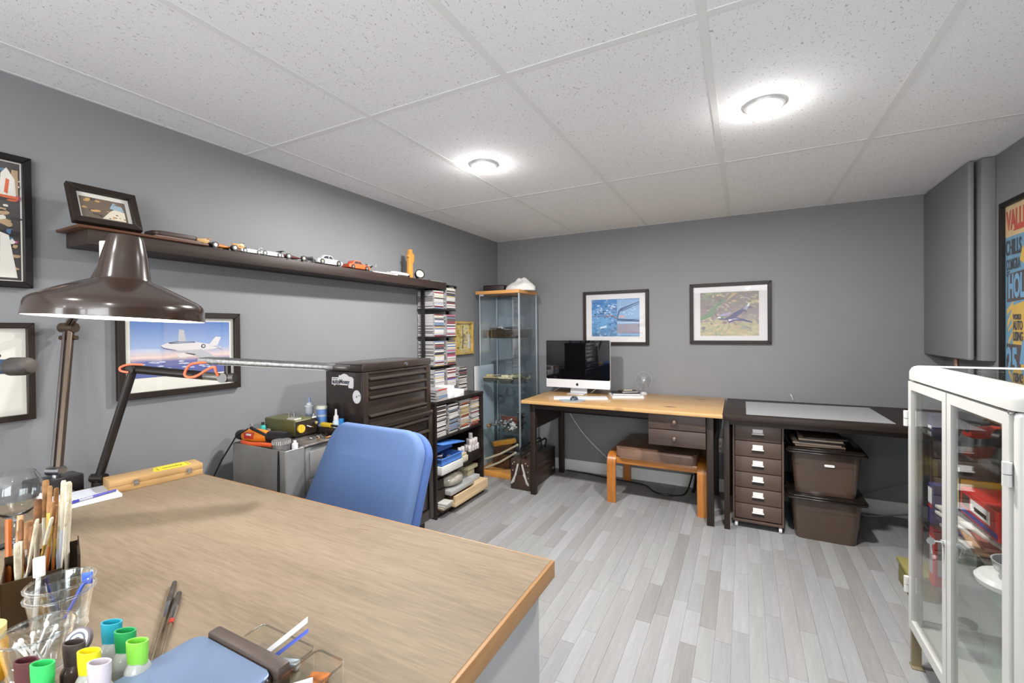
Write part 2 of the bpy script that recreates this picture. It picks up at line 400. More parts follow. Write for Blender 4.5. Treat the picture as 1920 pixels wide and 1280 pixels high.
# recessed disc lights
DIFF = mat('lit diffuser', (255, 252, 246), .4, emit=16)
for i, (x, y) in enumerate(LAMP_SPOTS):
    if i == 0: t0 = t = thing('ceiling_light', 'lit round ceiling light nearer the display cabinet corner', 'light', (x, y, H_CEIL))
    else:
        t = dup(t0, (x, y, H_CEIL), 0, 'lit round ceiling light above the open floor' if i == 1 else 'round ceiling light of the rear room, %s' % ['', '', 'left one nearest behind the camera', 'right one nearest behind the camera', 'left one by the rear wall', 'right one by the rear wall'][i], 'ceiling lights'); continue
    t['group'] = 'ceiling lights'
    b = MB(); b.lathe([(.056, -.006), (.061, -.010), (.069, -.007), (.072, 0), (.056, 0), (.056, -.006)], 40); part('trim_ring', b, mat('light ring', (190, 190, 190), .35, .3), t, True)
    b = MB(); b.lathe([(0, -.016), (.03, -.015), (.048, -.011), (.056, -.005), (0, -.003)], 40); part('diffuser', b, DIFF, t, True)

# boxed-in panel at the back right corner
t = thing('wall_cabinet', 'shallow grey painted wall cabinet boxed up to the ceiling in the corner', 'cabinet', (3.2, -.33, 1.08))
b = MB(); b.box((3.196, -.675, 1.082), (3.25, 0, H_CEIL-.003), .004); part('body', b, WALL, t)
b = MB(); b.box((3.155, -.648, 1.082), (3.18, 0, H_CEIL-.003), .008, 3); d = part('door', b, WALL, t)
b = MB(); b.box((3.18, -.60, 1.1), (3.196, -.01, 2.1)); part('recess', b, BLACKP, t)
b = MB(); b.tube([(3.2, -.35, 1.085), (3.2, -.36, 1.02), (3.205, -.36, .9)], .011, 10); solo('copper_pipe', b, mat('copper', (150, 118, 104), .4, .5), 'short copper pipe coming down below the grey wall cabinet', 'pipe')

# ---------------------------------------------------------------- framed pictures
WM = {'back': lambda x, z: Matrix(((1, 0, 0, x), (0, 0, -1, 0), (0, 1, 0, z), (0, 0, 0, 1))),
      'left': lambda y, z: Matrix(((0, 0, 1, 0), (1, 0, 0, y), (0, 1, 0, z), (0, 0, 0, 1))),
      'right': lambda y, z: Matrix(((0, 0, -1, 3.25), (-1, 0, 0, y), (0, 1, 0, z), (0, 0, 0, 1)))}
def picture(name, label, M, w, h, fw, art, art_mats, mw=(.05, .05, .05, .05), fm=FRAMEM, depth=.025, mb_=MATB, cat='picture'):
    """M maps (u right, v up, n out of the wall); art(b, w, h) draws flat shapes in a w x h print"""
    t = thing(name, label, cat, M @ Vector((w/2, 0, 0)))
    inn = [(fw, fw), (w-fw, fw), (w-fw, h-fw), (fw, h-fw)]; out = [(0, 0), (w, 0), (w, h), (0, h)]
    for i in range(4):
        j = (i+1) % 4
        b = MB(); b.T = M; b.prism([out[i], out[j], inn[j], inn[i]], .001, depth, bev=.002, seg=1); part('frame_bar', b, fm, t)
    b = MB(); b.T = M; b.box((fw-.002, fw-.002, .001), (w-fw+.002, h-fw+.002, .008)); part('mat_board', b, mb_, t)
    l, r, bo, to = mw; pw, ph = w-2*fw-l-r, h-2*fw-bo-to
    b = MB(); b.T = M @ Matrix.Translation((fw+l, fw+bo, .008)); b.box((0, 0, 0), (pw, ph, .0005)); art(b, pw, ph); part('print', b, art_mats, t)
    b = MB(); b.T = M; b.box((fw-.001, fw-.001, .0135), (w-fw+.001, h-fw+.001, .0155)); part('glazing', b, GLAZE, t)
    return t
def poly(b, pts, mi, z, w=1, h=1):
    b.mi = mi; b.prism([(x*w, y*h) for x, y in pts], .0005, .0005+(z-.0005)*2.5); b.mi = 0
def blotch(b, cx, cy, rx, ry, mi, z, rg, n=11):
    pts = []
    for k in range(n):
        a = 2*math.pi*k/n; q = rg.uniform(.65, 1.15); pts.append((cx+rx*q*math.cos(a), cy+ry*q*math.sin(a)))
    b.mi = mi; b.prism(pts, .0005, .0005+(z-.0005)*2.5); b.mi = 0
def grad(name, stops, axis=1, var=.2, vs=9, mot=()):
    """print colours running along an axis of the print's own box"""
    m = bpy.data.materials.new(name); m.use_nodes = True; nt = m.node_tree; bs = nt.nodes['Principled BSDF']; L = nt.links.new
    bs.inputs['Roughness'].default_value = .6
    tc = nt.nodes.new('ShaderNodeTexCoord'); sp = nt.nodes.new('ShaderNodeSeparateXYZ'); L(tc.outputs['Generated'], sp.inputs[0])
    n = nt.nodes.new('ShaderNodeTexNoise'); n.inputs['Scale'].default_value = vs; n.inputs['Detail'].default_value = 6; L(tc.outputs['Generated'], n.inputs['Vector'])
    ma = nt.nodes.new('ShaderNodeMath'); ma.operation = 'MULTIPLY_ADD'; ma.inputs[1].default_value = var; L(n.outputs[0], ma.inputs[0]); L(sp.outputs[axis], ma.inputs[2])
    r = nt.nodes.new('ShaderNodeValToRGB'); e = r.color_ramp.elements
    while len(e) < len(stops): e.new(.5)
    for q, (ps, c) in zip(e, stops): q.position = ps; q.color = rgb(c)
    L(ma.outputs[0], r.inputs[0]); out = r.outputs[0]
    for i, (c, sc, st, lo, hi) in enumerate(mot):          # brushed patches of a second colour
        mp = nt.nodes.new('ShaderNodeMapping'); mp.inputs['Scale'].default_value = st; mp.inputs['Location'].default_value = (3.1*i, 1.7*i, 2.3*i); mp.inputs['Rotation'].default_value = (.5, .5, .4*i)
        L(tc.outputs['Generated'], mp.inputs['Vector']); n2 = nt.nodes.new('ShaderNodeTexNoise'); n2.inputs['Scale'].default_value = sc; n2.inputs['Detail'].default_value = 5; n2.inputs['Distortion'].default_value = 1; L(mp.outputs[0], n2.inputs['Vector'])
        r2 = nt.nodes.new('ShaderNodeValToRGB'); r2.color_ramp.elements[0].position = lo; r2.color_ramp.elements[1].position = hi; L(n2.outputs[0], r2.inputs[0])
        mx = nt.nodes.new('ShaderNodeMix'); mx.data_type = 'RGBA'; L(r2.outputs[0], mx.inputs[0]); L(out, mx.inputs[6]); mx.inputs[7].default_value = rgb(c); out = mx.outputs[2]
    L(out, bs.inputs['Base Color'])
    return m
def ink(name, c): return mat('ink '+name, c, .6)

# jet over clouds, left wall
def art_jet(b, w, h):
    rg = random.Random(3)
    for k in range(26): blotch(b, w*rg.uniform(.06, .94), h*rg.uniform(.06, .3), w*rg.uniform(.02, .05), h*.014, 2, .0007, rg, 8)
    P = lambda pts, mi, z: poly(b, pts, mi, z, w, h)
    P([(.27, .56), (.3, .52), (.42, .47), (.6, .44), (.82, .47), (.9, .5), (.84, .55), (.72, .58), (.6, .62), (.45, .635), (.35, .615)], 1, .0008)      # fuselage
    P([(.48, .46), (.68, .47), (.92, .22), (.8, .2)], 5, .0009)             # near wing
    P([(.44, .63), (.52, .62), (.5, .84), (.45, .86)], 5, .0007)            # far wing
    P([(.76, .555), (.86, .545), (.9, .7), (.84, .71)], 1, .0009); P([(.8, .53), (.92, .44), (.87, .53)], 5, .001)
    P([(.34, .612), (.44, .632), (.6, .62), (.62, .6), (.5, .595), (.36, .59)], 3, .001); P([(.36, .6), (.45, .622), (.58, .612), (.6, .602), (.48, .6)], 6, .0011)
    P([(.43, .36), (.46, .32), (.58, .34), (.62, .38), (.5, .41), (.44, .4)], 1, .001); P([(.6, .36), (.62, .38), (.52, .41), (.5, .405)], 3, .0011)
    P([(.37, .45), (.5, .43), (.5, .45), (.38, .47)], 5, .001)
    P([(.27, .56), (.3, .52), (.42, .47), (.42, .455), (.3, .505)], 4, .0011)
    b.mi = 3; b.prism(circle(.009, 12, .7*w, .53*h), .0005, .0024); b.mi = 1; b.prism(circle(.005, 10, .7*w, .53*h), .0005, .0028); b.mi = 0
picture('framed_jet_print', 'wide dark framed print of a silver jet over clouds, behind the lamps', WM['left'](-2.985, 1.006), .463, .345, .024, art_jet,
        [grad('jet sky', [(0, (84, 92, 150)), (.3, (96, 104, 160)), (.38, (225, 200, 190)), (.55, (150, 170, 205)), (1, (84, 120, 180))], 2, .06), ink('silver', (215, 210, 208)), ink('cloud', (200, 205, 225)), ink('near black', (40, 42, 50)), ink('underside violet', (110, 90, 140)), ink('pale grey', (176, 178, 186)), ink('glass tint', (150, 165, 190))],
        (.02, .018, .055, .016), mb_=MATB)

# collage of racing scenes at left edge
def art_race(b, w, h):
    rg = random.Random(9)
    for k in range(130): blotch(b, w*(rg.uniform(.04, .96) if k < 40 else rg.uniform(.74, .975)), h*rg.uniform(.03, .97), w*rg.uniform(.02, .07), h*rg.uniform(.008, .03), rg.choice([1, 1, 1, 1, 2, 2, 2, 3, 4, 4, 5, 6]), .0006+.000008*k, rg, 9)
    poly(b, [(.84, .02), (.97, .02), (.91, .38), (.85, .40)], 1, .0018, w, h); poly(b, [(.84, .70), (.97, .70), (.96, .86), (.9, .95), (.86, .9)], 1, .0018, w, h); poly(b, [(.88, .74), (.905, .73), (.92, .85), (.895, .86)], 3, .0021, w, h); poly(b, [(.78, .70), (.985, .69), (.985, .715), (.78, .72)], 3, .0021, w, h); poly(b, [(.92, .78), (.985, .72), (.985, .94), (.94, .94)], 4, .0017, w, h)
    poly(b, [(.62, .02), (.74, .02), (.73, .3), (.64, .28)], 5, .0019, w, h)
picture('framed_racing_poster', 'tall black framed racing collage cut off by left edge of view', WM['left'](-3.56, 1.416), .352, .43, .02, art_race,
        [ink('dark ground', (58, 52, 50)), ink('off white', (222, 218, 208)), ink('brown black', (40, 34, 32)), ink('orange red', (208, 92, 44)), ink('tan', (178, 148, 110)), ink('slate blue', (70, 120, 160)), ink('magenta', (170, 70, 110))], (.004, .004, .004, .004), fm=mat('black frame', (18, 14, 12), .45, spec=.3))

def art_two(b, w, h):
    for v0, v1 in ((.56, .98), (.02, .46)):
        poly(b, [(0, v0), (1, v0), (1, v1), (0, v1)], 1, .0007, w, h); poly(b, [(0, v0), (1, v0), (1, v0+.12), (0, v0+.12)], 2, .0009, w, h); poly(b, [(.1, v0+.1), (.9, v0+.1), (.8, v0+.22), (.3, v0+.25)], 3, .0011, w, h)
picture('framed_photo_pair', 'dark framed mount with two small photographs, low at left edge of view', WM['left'](-3.55, .981), .343, .32, .018, art_two,
        [MATB, ink('photo grey', (150, 152, 150)), ink('photo maroon', (70, 48, 48)), ink('photo steel', (110, 120, 128))], (.07, .085, .05, .05))

# blue print, back wall
def art_blue(b, w, h):
    rg = random.Random(4)
    poly(b, [(.54, .02), (.995, .02), (.995, .98), (.54, .98)], 1, .0006, w, h); poly(b, [(.54, .08), (.995, .08), (.995, .34), (.54, .32)], 2, .0007, w, h)  # pale right half paints in a reflection on the picture glass
    poly(b, [(.54, .42), (.995, .38), (.995, .44), (.54, .48)], 3, .0008, w, h); poly(b, [(.54, .36), (.995, .35), (.995, .37), (.54, .38)], 4, .0008, w, h)
    for k in range(34): blotch(b, w*rg.uniform(.04, .52), h*rg.uniform(.5, .88), w*.03, h*.02, rg.choice([4, 3, 5]), .0008, rg, 7)
    poly(b, [(.18, .2), (.32, .24), (.32, .3), (.18, .26)], 4, .0008, w, h); poly(b, [(.19, .28), (.31, .3), (.31, .5), (.19, .48)], 5, .0008, w, h)
    poly(b, [(.05, .545), (.3, .545), (.34, .5), (.36, .54), (.44, .55), (.5, .46), (.53, .5), (.44, .575), (.3, .56), (.05, .555)], 6, .001, w, h)
    poly(b, [(.53, .46), (.57, .68), (.62, .75), (.99, .92), (.99, .89), (.66, .72), (.6, .66), (.55, .46)], 3, .0012, w, h)
    poly(b, [(.62, .69), (.99, .86), (.99, .845), (.64, .67)], 3, .0012, w, h); poly(b, [(.56, .5), (.72, .5), (.7, .55), (.58, .56)], 7, .001, w, h)
    for k in range(14): blotch(b, w*rg.uniform(.6, .95), h*rg.uniform(.55, .8), w*.02, h*.012, 4, .0009, rg, 7)
picture('framed_blue_print', 'dark framed mostly blue print on the back wall, behind the computer', WM['back'](.868, 1.127), .559, .462, .025, art_blue,
        [grad('blue water', [(0, (52, 92, 130)), (.4, (78, 140, 190)), (.7, (90, 150, 205)), (1, (50, 120, 185))], 2, .3, 12, [((150, 185, 215), 9, (1, 1, 2), .56, .66), ((40, 80, 125), 8, (1, 1, 1.5), .55, .68), ((120, 130, 165), 6, (1, 1, 3), .58, .7)]), ink('pale blue', (130, 165, 205)), ink('mauve grey', (140, 135, 150)), ink('deep blue', (48, 84, 125)), ink('ice blue', (190, 208, 228)), ink('mid blue', (90, 150, 200)), ink('rust', (120, 95, 105)), ink('peach', (190, 160, 165))], (.05, .05, .048, .046), mb_=mat('white mount', (222, 220, 220), .8))

# plane over fields, back wall
def art_fields(b, w, h):
    rg = random.Random(8)
    for k in range(40):
        a = (rg.uniform(.02, .94), rg.uniform(.04, .95)); blotch(b, w*a[0], h*a[1], w*rg.uniform(.02, .06), h*rg.uniform(.015, .05), rg.choice([1, 1, 2, 3, 3, 4, 5]) if a[1] > .4 else rg.choice([1, 1, 3, 5]), .0006+.000008*k, rg, 9)
    poly(b, [(0, .34), (.22, .46), (.3, .66), (.44, .82), (.4, .84), (.24, .66), (.1, .5), (0, .45)], 2, .00095, w, h)
    poly(b, [(.57, .98), (.66, .98), (.5, .83), (.44, .78)], 5, .00096, w, h)
    P = lambda pts, mi, z: poly(b, pts, mi, z, w, h)
    P([(.25, .53), (.33, .42), (.42, .39), (.5, .44), (.62, .55), (.78, .64), (.8, .6), (.7, .5), (.62, .42), (.76, .38), (.9, .31), (.88, .29), (.74, .33), (.6, .34), (.5, .29), (.47, .36), (.34, .37), (.28, .46)], 6, .0012)
    P([(.3, .47), (.42, .44), (.56, .52), (.5, .53), (.38, .5)], 7, .0014); P([(.74, .6), (.82, .72), (.85, .7), (.8, .58)], 7, .0014); P([(.5, .32), (.56, .36), (.68, .38), (.6, .4), (.52, .37)], 7, .0014)
    P([(.3, .41), (.36, .4), (.36, .43), (.31, .44)], 8, .0015); P([(.49, .34), (.55, .35), (.54, .38), (.49, .37)], 8, .0015); P([(.8, .66), (.83, .73), (.85, .72), (.83, .66)], 8, .0016)
picture('framed_fields_print', 'dark framed print of a plane over fields, on back wall beside blue print', WM['back'](1.744, 1.141), .559, .467, .026, art_fields,
        [grad('fields', [(0, (175, 168, 135)), (.4, (190, 180, 145)), (.65, (150, 138, 140)), (1, (140, 132, 125))], 2, .35, 14, [((140, 158, 134), 4, (1, 1, 1.5), .54, .68), ((144, 130, 140), 5, (1, 1, 1.5), .52, .68), ((210, 196, 156), 7, (1, 1, 2.5), .56, .7), ((126, 122, 132), 10, (1, 1, 2), .6, .74)]), ink('straw', (182, 172, 138)), ink('field green', (122, 144, 120)), ink('mauve', (136, 124, 130)), ink('dusk', (118, 112, 122)), ink('sand', (186, 166, 136)), ink('plane violet', (98, 96, 130)), ink('plane light', (165, 160, 190)), ink('white', (232, 230, 232))], (.05, .055, .036, .044), mb_=mat('white mount', (222, 220, 220), .8))

# small gilt picture by the rack
def art_gilt(b, w, h):
    rg = random.Random(6)
    for k in range(44): blotch(b, w*rg.uniform(.08, .9), h*rg.uniform(.1, .92), w*rg.uniform(.04, .12), h*rg.uniform(.02, .06), rg.choice([1, 1, 2, 3, 4]), .0006+.00001*k, rg, 8)
    poly(b, [(.38, .12), (.46, .12), (.5, .5), (.44, .92), (.4, .92), (.44, .5)], 5, .0014, w, h); poly(b, [(.76, .12), (.92, .12), (.9, .62), (.82, .64)], 6, .0015, w, h)
picture('gilt_framed_picture', 'small gilt framed picture of yellow trees between disc rack and cabinet', WM['left'](-.76, 1.06), .28, .28, .02, art_gilt,
        [grad('gilt scene', [(0, (196, 170, 84)), (1, (206, 184, 96))], 2, .3, 8, [((120, 104, 52), 7, (1, 1, 1), .54, .64), ((196, 188, 160), 6, (1, 1, 1), .56, .66), ((90, 70, 46), 10, (1, 2, 1), .6, .68)]), ink('yellow', (214, 190, 92)), ink('olive', (140, 125, 62)), ink('beige', (188, 178, 150)), ink('grey green', (150, 155, 140)), ink('trunk', (84, 62, 46)), ink('pale', (205, 208, 212))], (.001, .001, .001, .001), fm=mat('gilt', (200, 166, 92), .35, .55, var=.1))

# big poster on the right wall
def art_fair(b, w, h):
    P = lambda pts, mi, z: poly(b, pts, mi, z, w, h)
    P([(0, .845), (1, .845), (1, 1), (0, 1)], 1, .0006)
    P([(.12, .30), (1, .28), (1, .6), (.09, .50)], 2, .0007)
    for (x0, y0, x1, y1, t) in ((.025, .47, .12, .51, .014), (.03, .41, .13, .48, .016), (.045, .38, .13, .42, .008), (.05, .32, .12, .37, .013)):
        P([(x0, y0-t), (x1, y1-t), (x1, y1+t), (x0, y0+t)], 2, .0008)
    P([(.025, .522), (1, .545), (1, .70), (.035, .66)], 3, .0008); P([(.01, .0), (1, .0), (1, .30), (.02, .315)], 3, .0008)
    P([(.22, .72), (.34, .68), (.4, .78), (.26, .78)], 2, .0009); P([(.24, .05), (1, .05), (1, .22), (.24, .22)], 2, .001); P([(.22, .22), (.4, .22), (.4, .335), (.26, .335)], 4, .0012)
    def T(txt, u, v, size, mi, sx=1, bold=0, rot=0):
        b.mi = mi; b.text(txt, size, Matrix.Translation((u*w, v*h, .0029)) @ Matrix.Rotation(rot, 4, 'Z'), .0003, bold, sx); b.mi = 0
    T('VALLEY', .025, .88, .125, 5, .5, .004); P([(.13, .868), (.9, .868), (.9, .878), (.13, .876)], 5, .0011)
    T('CHILLS', .012, .755, .1, 6, .44, .002); T('COMGRA', .022, .68, .07, 6, .40, .0012, R(2)); T('OF', .025, .648, .038, 6, .6, .0005)
    T('HOLD', .055, .545, .15, 4, .44, .006)
    T('WORLD', .125, .435, .034, 6, .55, .001); T('AUTO', .125, .385, .058, 6, .5, .0014); T('USING', .125, .332, .058, 6, .5, .0014)
    T('25', .022, .155, .19, 4, .52, .007)
pt = picture('framed_fair_poster', 'large black framed colourful lettered poster on the right wall', WM['right'](-.765, .852), .62, 1.0, .022, art_fair,
        [ink('poster blue', (104, 156, 186)), ink('poster cream', (222, 190, 138)), ink('poster yellow', (222, 180, 70)), ink('poster brown', (74, 58, 54)), ink('poster sky', (110, 165, 205)), ink('poster red', (200, 70, 48)), ink('poster black', (34, 42, 56))], (.001, .001, .001, .001), fm=mat('black frame', (18, 14, 12), .45, spec=.3))

# ---------------------------------------------------------------- long wall shelf
b = MB(); b.box((0, -3.118, 1.566), (.172, -1.085, 1.616), .0015); solo('wall_shelf', b, wood('shelf brown', (40, 31, 28), (60, 48, 43), 1, .5, spec=.3), 'long dark brown floating shelf on the left wall', 'shelf')
b = MB(); b.box((.0, -3.145, 1.6165), (.182, -2.74, 1.6265), .003); solo('display_board', b, wood('red brown board', (66, 40, 28), (96, 62, 44), 1, .4, spec=.3), 'thin red-brown board lying on the shelf under the leaning frame', 'board')
# ---------------------------------------------------------------- workbench in the foreground
OAK = wood('worn oak', (116, 102, 84), (146, 129, 108), 0, .6, 8, fine=190, spec=.25)
OAKE = wood('oak edge', (150, 108, 62), (168, 126, 78), 1, .45, 12)
t = thing('workbench', 'large worn oak-topped workbench filling the lower left foreground', 'workbench', (.9, -3.5, 0))
b = MB(); b.box((.165, -4.3, .709), (1.738, -2.872, .745), .001); part('tabletop', b, OAK, t)
b = MB(); b.box((1.738, -4.3, .708), (1.746, -2.868, .7452), .0015); part('edge_band', b, OAKE, t)
b = MB(); b.box((.165, -2.872, .708), (1.738, -2.868, .7452), .001); part('edge_band', b, wood('oak edge x', (150, 108, 62), (168, 126, 78), 0, .45, 12), t)
BG = mat('bench grey', (165, 166, 168), .5, var=.02)
b = MB(); b.box((1.695, -4.25, .0), (1.72, -2.90, .709)); part('side_panel', b, BG, t)
b = MB(); b.box((.18, -4.25, .0), (.205, -2.90, .709)); part('side_panel', b, BG, t)
b = MB(); b.box((.205, -4.25, .1), (1.695, -4.23, .709)); part('modesty_panel', b, BG, t)

# ---------------------------------------------------------------- blue desk chair
t = thing('desk_chair', 'blue fabric office chair pushed up behind the workbench', 'chair', (.78, -2.72, 0))
BLUE = mat('blue fabric', (98, 124, 170), .9, var=.04, vscale=500, bump=.35, bscale=420)
BLUE2 = mat('blue piping', (80, 108, 168), .9)
tilt = R(25); wy = .17
Mb = Matrix.Translation((.738, -2.592, .40)) @ Matrix.Rotation(R(-2), 4, 'Z') @ Matrix.Rotation(-tilt, 4, 'X') @ Matrix.Rotation(R(90), 4, 'X')
# local: x across, y up the back, z towards the sitter
def lean(x, y, z): return (x*(1.0-.13*(y/.5)), y, z-.45*x*x)
b = MB(); pillow(b, .60, .54, .10, .0, .052, .024, Mb, 0, .235, lean, .006); part('backrest', b, BLUE, t, sharp=60)
b = MB(); pillow(b, .605, .545, .10, -.042, .002, .016, Mb, 0, .235, lean); part('back_shell', b, BLUE2, t, sharp=60)
b = MB(); pillow(b, .50, .46, .09, .455, .53, .03, Matrix.Translation((.765, -2.79, 0))); part('seat', b, BLUE, t, sharp=60)
b = MB(); b.tube([(.79, -2.54, .55), (.79, -2.57, .43), (.785, -2.66, .40), (.78, -2.85, .42)], .022, 10); part('back_bracket', b, BLACKP, t)
b = MB(); b.cyl((.775, -2.9, .08), (.775, -2.9, .43), .026); b.box((.66, -3.0, .42), (.89, -2.8, .45), .006); part('gas_column', b, BLACKP, t)
b = MB()
for k in range(5):
    a = 2*math.pi*k/5+.3; b.tube([(.775, -2.9, .1), (.775+.28*math.cos(a), -2.9+.28*math.sin(a), .065)], lambda q: .028-.012*q, 8)
part('star_base', b, BLACKP, t)
for k in range(5):
    a = 2*math.pi*k/5+.3; x, y = .775+.28*math.cos(a), -2.9+.28*math.sin(a); b = MB(); b.cyl((x-.022, y, .028), (x+.022, y, .028), .028); part('caster', b, BLACKP, t)

# ---------------------------------------------------------------- black tool chest on black roll cabinet
CH = mat('chest black', (46, 38, 34), .22, spec=.6, var=.1, vscale=5)
t = thing('tool_chest', 'black metal top chest with stickers on its side, under the shelf', 'tool chest', (.37, -1.96, .80))
b = MB(); b.box((.24, -2.224, .80), (.488, -1.706, 1.064), .004); part('body', b, CH, t)
b = MB(); b.box((.236, -2.228, 1.066), (.502, -1.702, 1.104), .006); part('lid', b, CH, t)
b = MB(); b.cyl((.502, -1.92, 1.085), (.508, -1.92, 1.085), .009); part('lock', b, CHROME, t)
for (x0, y0, z0, x1, y1, z1) in ((.486, -2.224, .80, .5, -2.19, 1.064), (.486, -1.742, .80, .5, -1.706, 1.064), (.486, -2.19, .80, .5, -1.742, .832), (.486, -2.19, 1.052, .5, -1.742, 1.064)):
    b = MB(); b.box((x0, y0, z0), (x1, y1, z1), .002); part('face_frame', b, CH, t)
for (z0, z1) in ((1.018, 1.050), (.972, 1.014), (.926, .968), (.836, .922)):
    b = MB(); b.box((.484, -2.186, z0), (.494, -1.746, z1), .002); d = part('drawer', b, CH, t)
    b = MB(); b.prism([(.494, z0+.001), (.509, z0+.006), (.509, z0+.011), (.494, z0+.017)], 2.185, 1.747, Matrix(((1, 0, 0, 0), (0, 0, -1, 0), (0, 1, 0, 0), (0, 0, 0, 1)))); part('drawer_pull', b, mat('pull edge', (96, 88, 82), .2, .7), d)
STK = mat('sticker white', (222, 218, 218), .5)
ML = Matrix(((1, 0, 0, 0), (0, 0, -1, -2.2242), (0, 1, 0, 0), (0, 0, 0, 1)))
b = MB(); b.prism([(.284, 1.0), (.30, .998), (.304, .992), (.312, .999), (.40, .998), (.402, .986), (.432, .984), (.436, 1.0), (.436, 1.032), (.425, 1.04), (.405, 1.042), (.39, 1.052), (.37, 1.055), (.35, 1.048), (.34, 1.044), (.336, 1.049), (.334, 1.036), (.286, 1.034)], 0, .0008, ML); b.mi = 1
b.text('autoMossy', .028, ML @ Matrix.Translation((.289, 1.006, .0009)), .0002, .0012, .98); b.box((.29, -2.2253, 1.026), (.33, -2.225, 1.029)); b.box((.292, -2.2253, 1.0015), (.345, -2.225, 1.0035))
part('car_shaped_sticker', b, [STK, mat('sticker ink', (44, 44, 62), .5)], t, label='white car-shaped sticker with dark lettering')
b = MB(); b.prism(circle(.027, 28, .456, .945, 1.2), 0, .0008, ML); b.mi = 1; b.prism(circle(.004, 10, .456, .945), .0008, .0012, ML); b.text('mtb', .011, ML @ Matrix.Translation((.462, .949, .0009)), .0001); b.text('. . . .', .012, ML @ Matrix.Translation((.444, .922, .0009)), .0001)
part('round_sticker', b, [STK, mat('sticker ink', (44, 44, 62), .5)], t, label='round white sticker with dark dot')

t = thing('roll_cabinet', 'tall black metal roll cabinet carrying the top chest, behind the blue chair', 'cabinet', (.28, -2.0, 0))
b = MB(); b.box((.04, -2.305, .17), (.486, -1.692, .798), .004); part('body', b, CH, t)
b = MB(); b.box((.036, -2.309, .772), (.504, -1.688, .80), .004); part('top_rim', b, CH, t)
for (y0, y1) in ((-2.305, -2.27), (-1.727, -1.692)):
    b = MB(); b.box((.484, y0, .17), (.5, y1, .772), .002); part('corner_post', b, CH, t)
for (z0, z1) in ((.70, .765), (.62, .694), (.23, .61)):
    b = MB(); b.box((.482, -2.266, z0), (.494, -1.731, z1), .002); d = part('drawer', b, CH, t)
    b = MB(); b.prism([(.494, z1-.02), (.51, z1-.013), (.51, z1-.007), (.494, z1-.002)], 2.266, 1.731, Matrix(((1, 0, 0, 0), (0, 0, -1, 0), (0, 1, 0, 0), (0, 0, 0, 1)))); part('drawer_pull', b, MATS['pull edge'], d)
b = MB(); b.box((.48, -2.305, .165), (.498, -1.692, .222), .002); part('bottom_rail', b, CH, t)
for x in (.09, .44):
    for y in (-2.25, -1.745):
        b = MB(); b.box((x-.02, y-.02, .10), (x+.02, y+.02, .17)); b.cyl((x, y-.016, .055), (x, y+.016, .055), .055, n=20); part('caster', b, BLACKP, t)

# ---------------------------------------------------------------- grey metal bin and drawers by the wall
t = thing('metal_bin', 'open grey sheet-metal bin holding the orange tool, by the left wall', 'bin', (.23, -2.545, 0))
x0, x1, y0, y1, zt = .07, .432, -2.592, -2.498, .766
for (a, c) in (((x0, y0, .02), (x1, y0+.004, zt)), ((x0, y1-.004, .02), (x1, y1, zt)), ((x0, y0+.004, .02), (x0+.004, y1-.004, zt)), ((x1-.004, y0+.004, .02), (x1, y1-.004, zt))):
    b = MB(); b.box(a, c, .0012, 1); part('side_sheet', b, GREYM, t)
b = MB(); b.box((x0, y0, 0), (x1, y1, .022)); b.box((x0+.004, y0+.004, .022), (x1-.004, y1-.004, .725)); part('base', b, GREYM, t)
t = thing('metal_drawer_unit', 'low grey metal drawer unit between the bin and roll cabinet', 'drawers', (.23, -2.41, 0))
b = MB(); b.box((.05, -2.492, 0), (.425, -2.313, .758), .008, 3); part('body', b, GREYM, t)
b = MB(); b.box((.045, -2.496, .756), (.432, -2.311, .77), .006, 3); part('top', b, mat('scuffed top', (92, 86, 82), .5, .3, var=.25, vscale=22), t)
for (z0, z1) in ((.62, .735), (.49, .612), (.36, .482)):
    b = MB(); b.box((.424, -2.468, z0), (.4285, -2.328, z1), .001); d = part('drawer', b, mat('grey metal light', (156, 153, 148), .45, .25, var=.05), t)

# olive radio-like power unit on the drawer unit
t = thing('olive_power_unit', 'olive green boxed instrument with a yellow dial on grey drawers', 'instrument', (.2, -2.37, .77))
OL = mat('olive enamel', (84, 84, 48), .4, var=.08)
b = MB(); b.box((.06, -2.435, .776), (.285, -2.316, .852), .008, 3); part('case', b, OL, t)
b = MB(); b.box((.284, -2.432, .78), (.2885, -2.319, .846)); part('front_panel', b, mat('panel dark', (46, 36, 28), .4), t)
b = MB(); b.cyl((.2885, -2.408, .812), (.297, -2.408, .812), .019, n=20); b.box((.297, -2.41, .797), (.2985, -2.406, .827)); part('dial', b, mat('yellow dial', (212, 176, 56), .4), t)
b = MB(); b.tube([(.288, -2.375, .82), (.297, -2.36, .812), (.293, -2.345, .808)], .0035, 6); part('lever', b, CHROME, t)
b = MB(); b.cyl((.288, -2.33, .828), (.3, -2.33, .828), .008); part('knob', b, CHROME, t)
b = MB(); b.box((.287, -2.345, .85), (.29, -2.322, .857)); part('tag', b, STK, t)
for x in (.09, .26):
    b = MB(); b.box((x, -2.43, .77), (x+.02, -2.32, .777)); part('foot', b, BLACKP, t)
t = thing('drill_bit_rack', 'little rack of steel bits standing on the olive instrument', 'bits', (.2, -2.4, .852))
b = MB(); b.box((.215, -2.425, .852), (.27, -2.39, .858)); part('block', b, mat('bone plastic', (200, 196, 184), .5), t)
rg = random.Random(2)
for i in range(3):
    for j in range(3):
        x, y = .223+.019*i, -2.42+.012*j; hgt = .016+.014*rg.random(); b = MB(); b.cyl((x, y, .858), (x, y, .858+hgt), .0032, .0022, 8); part('bit', b, STEEL, t)

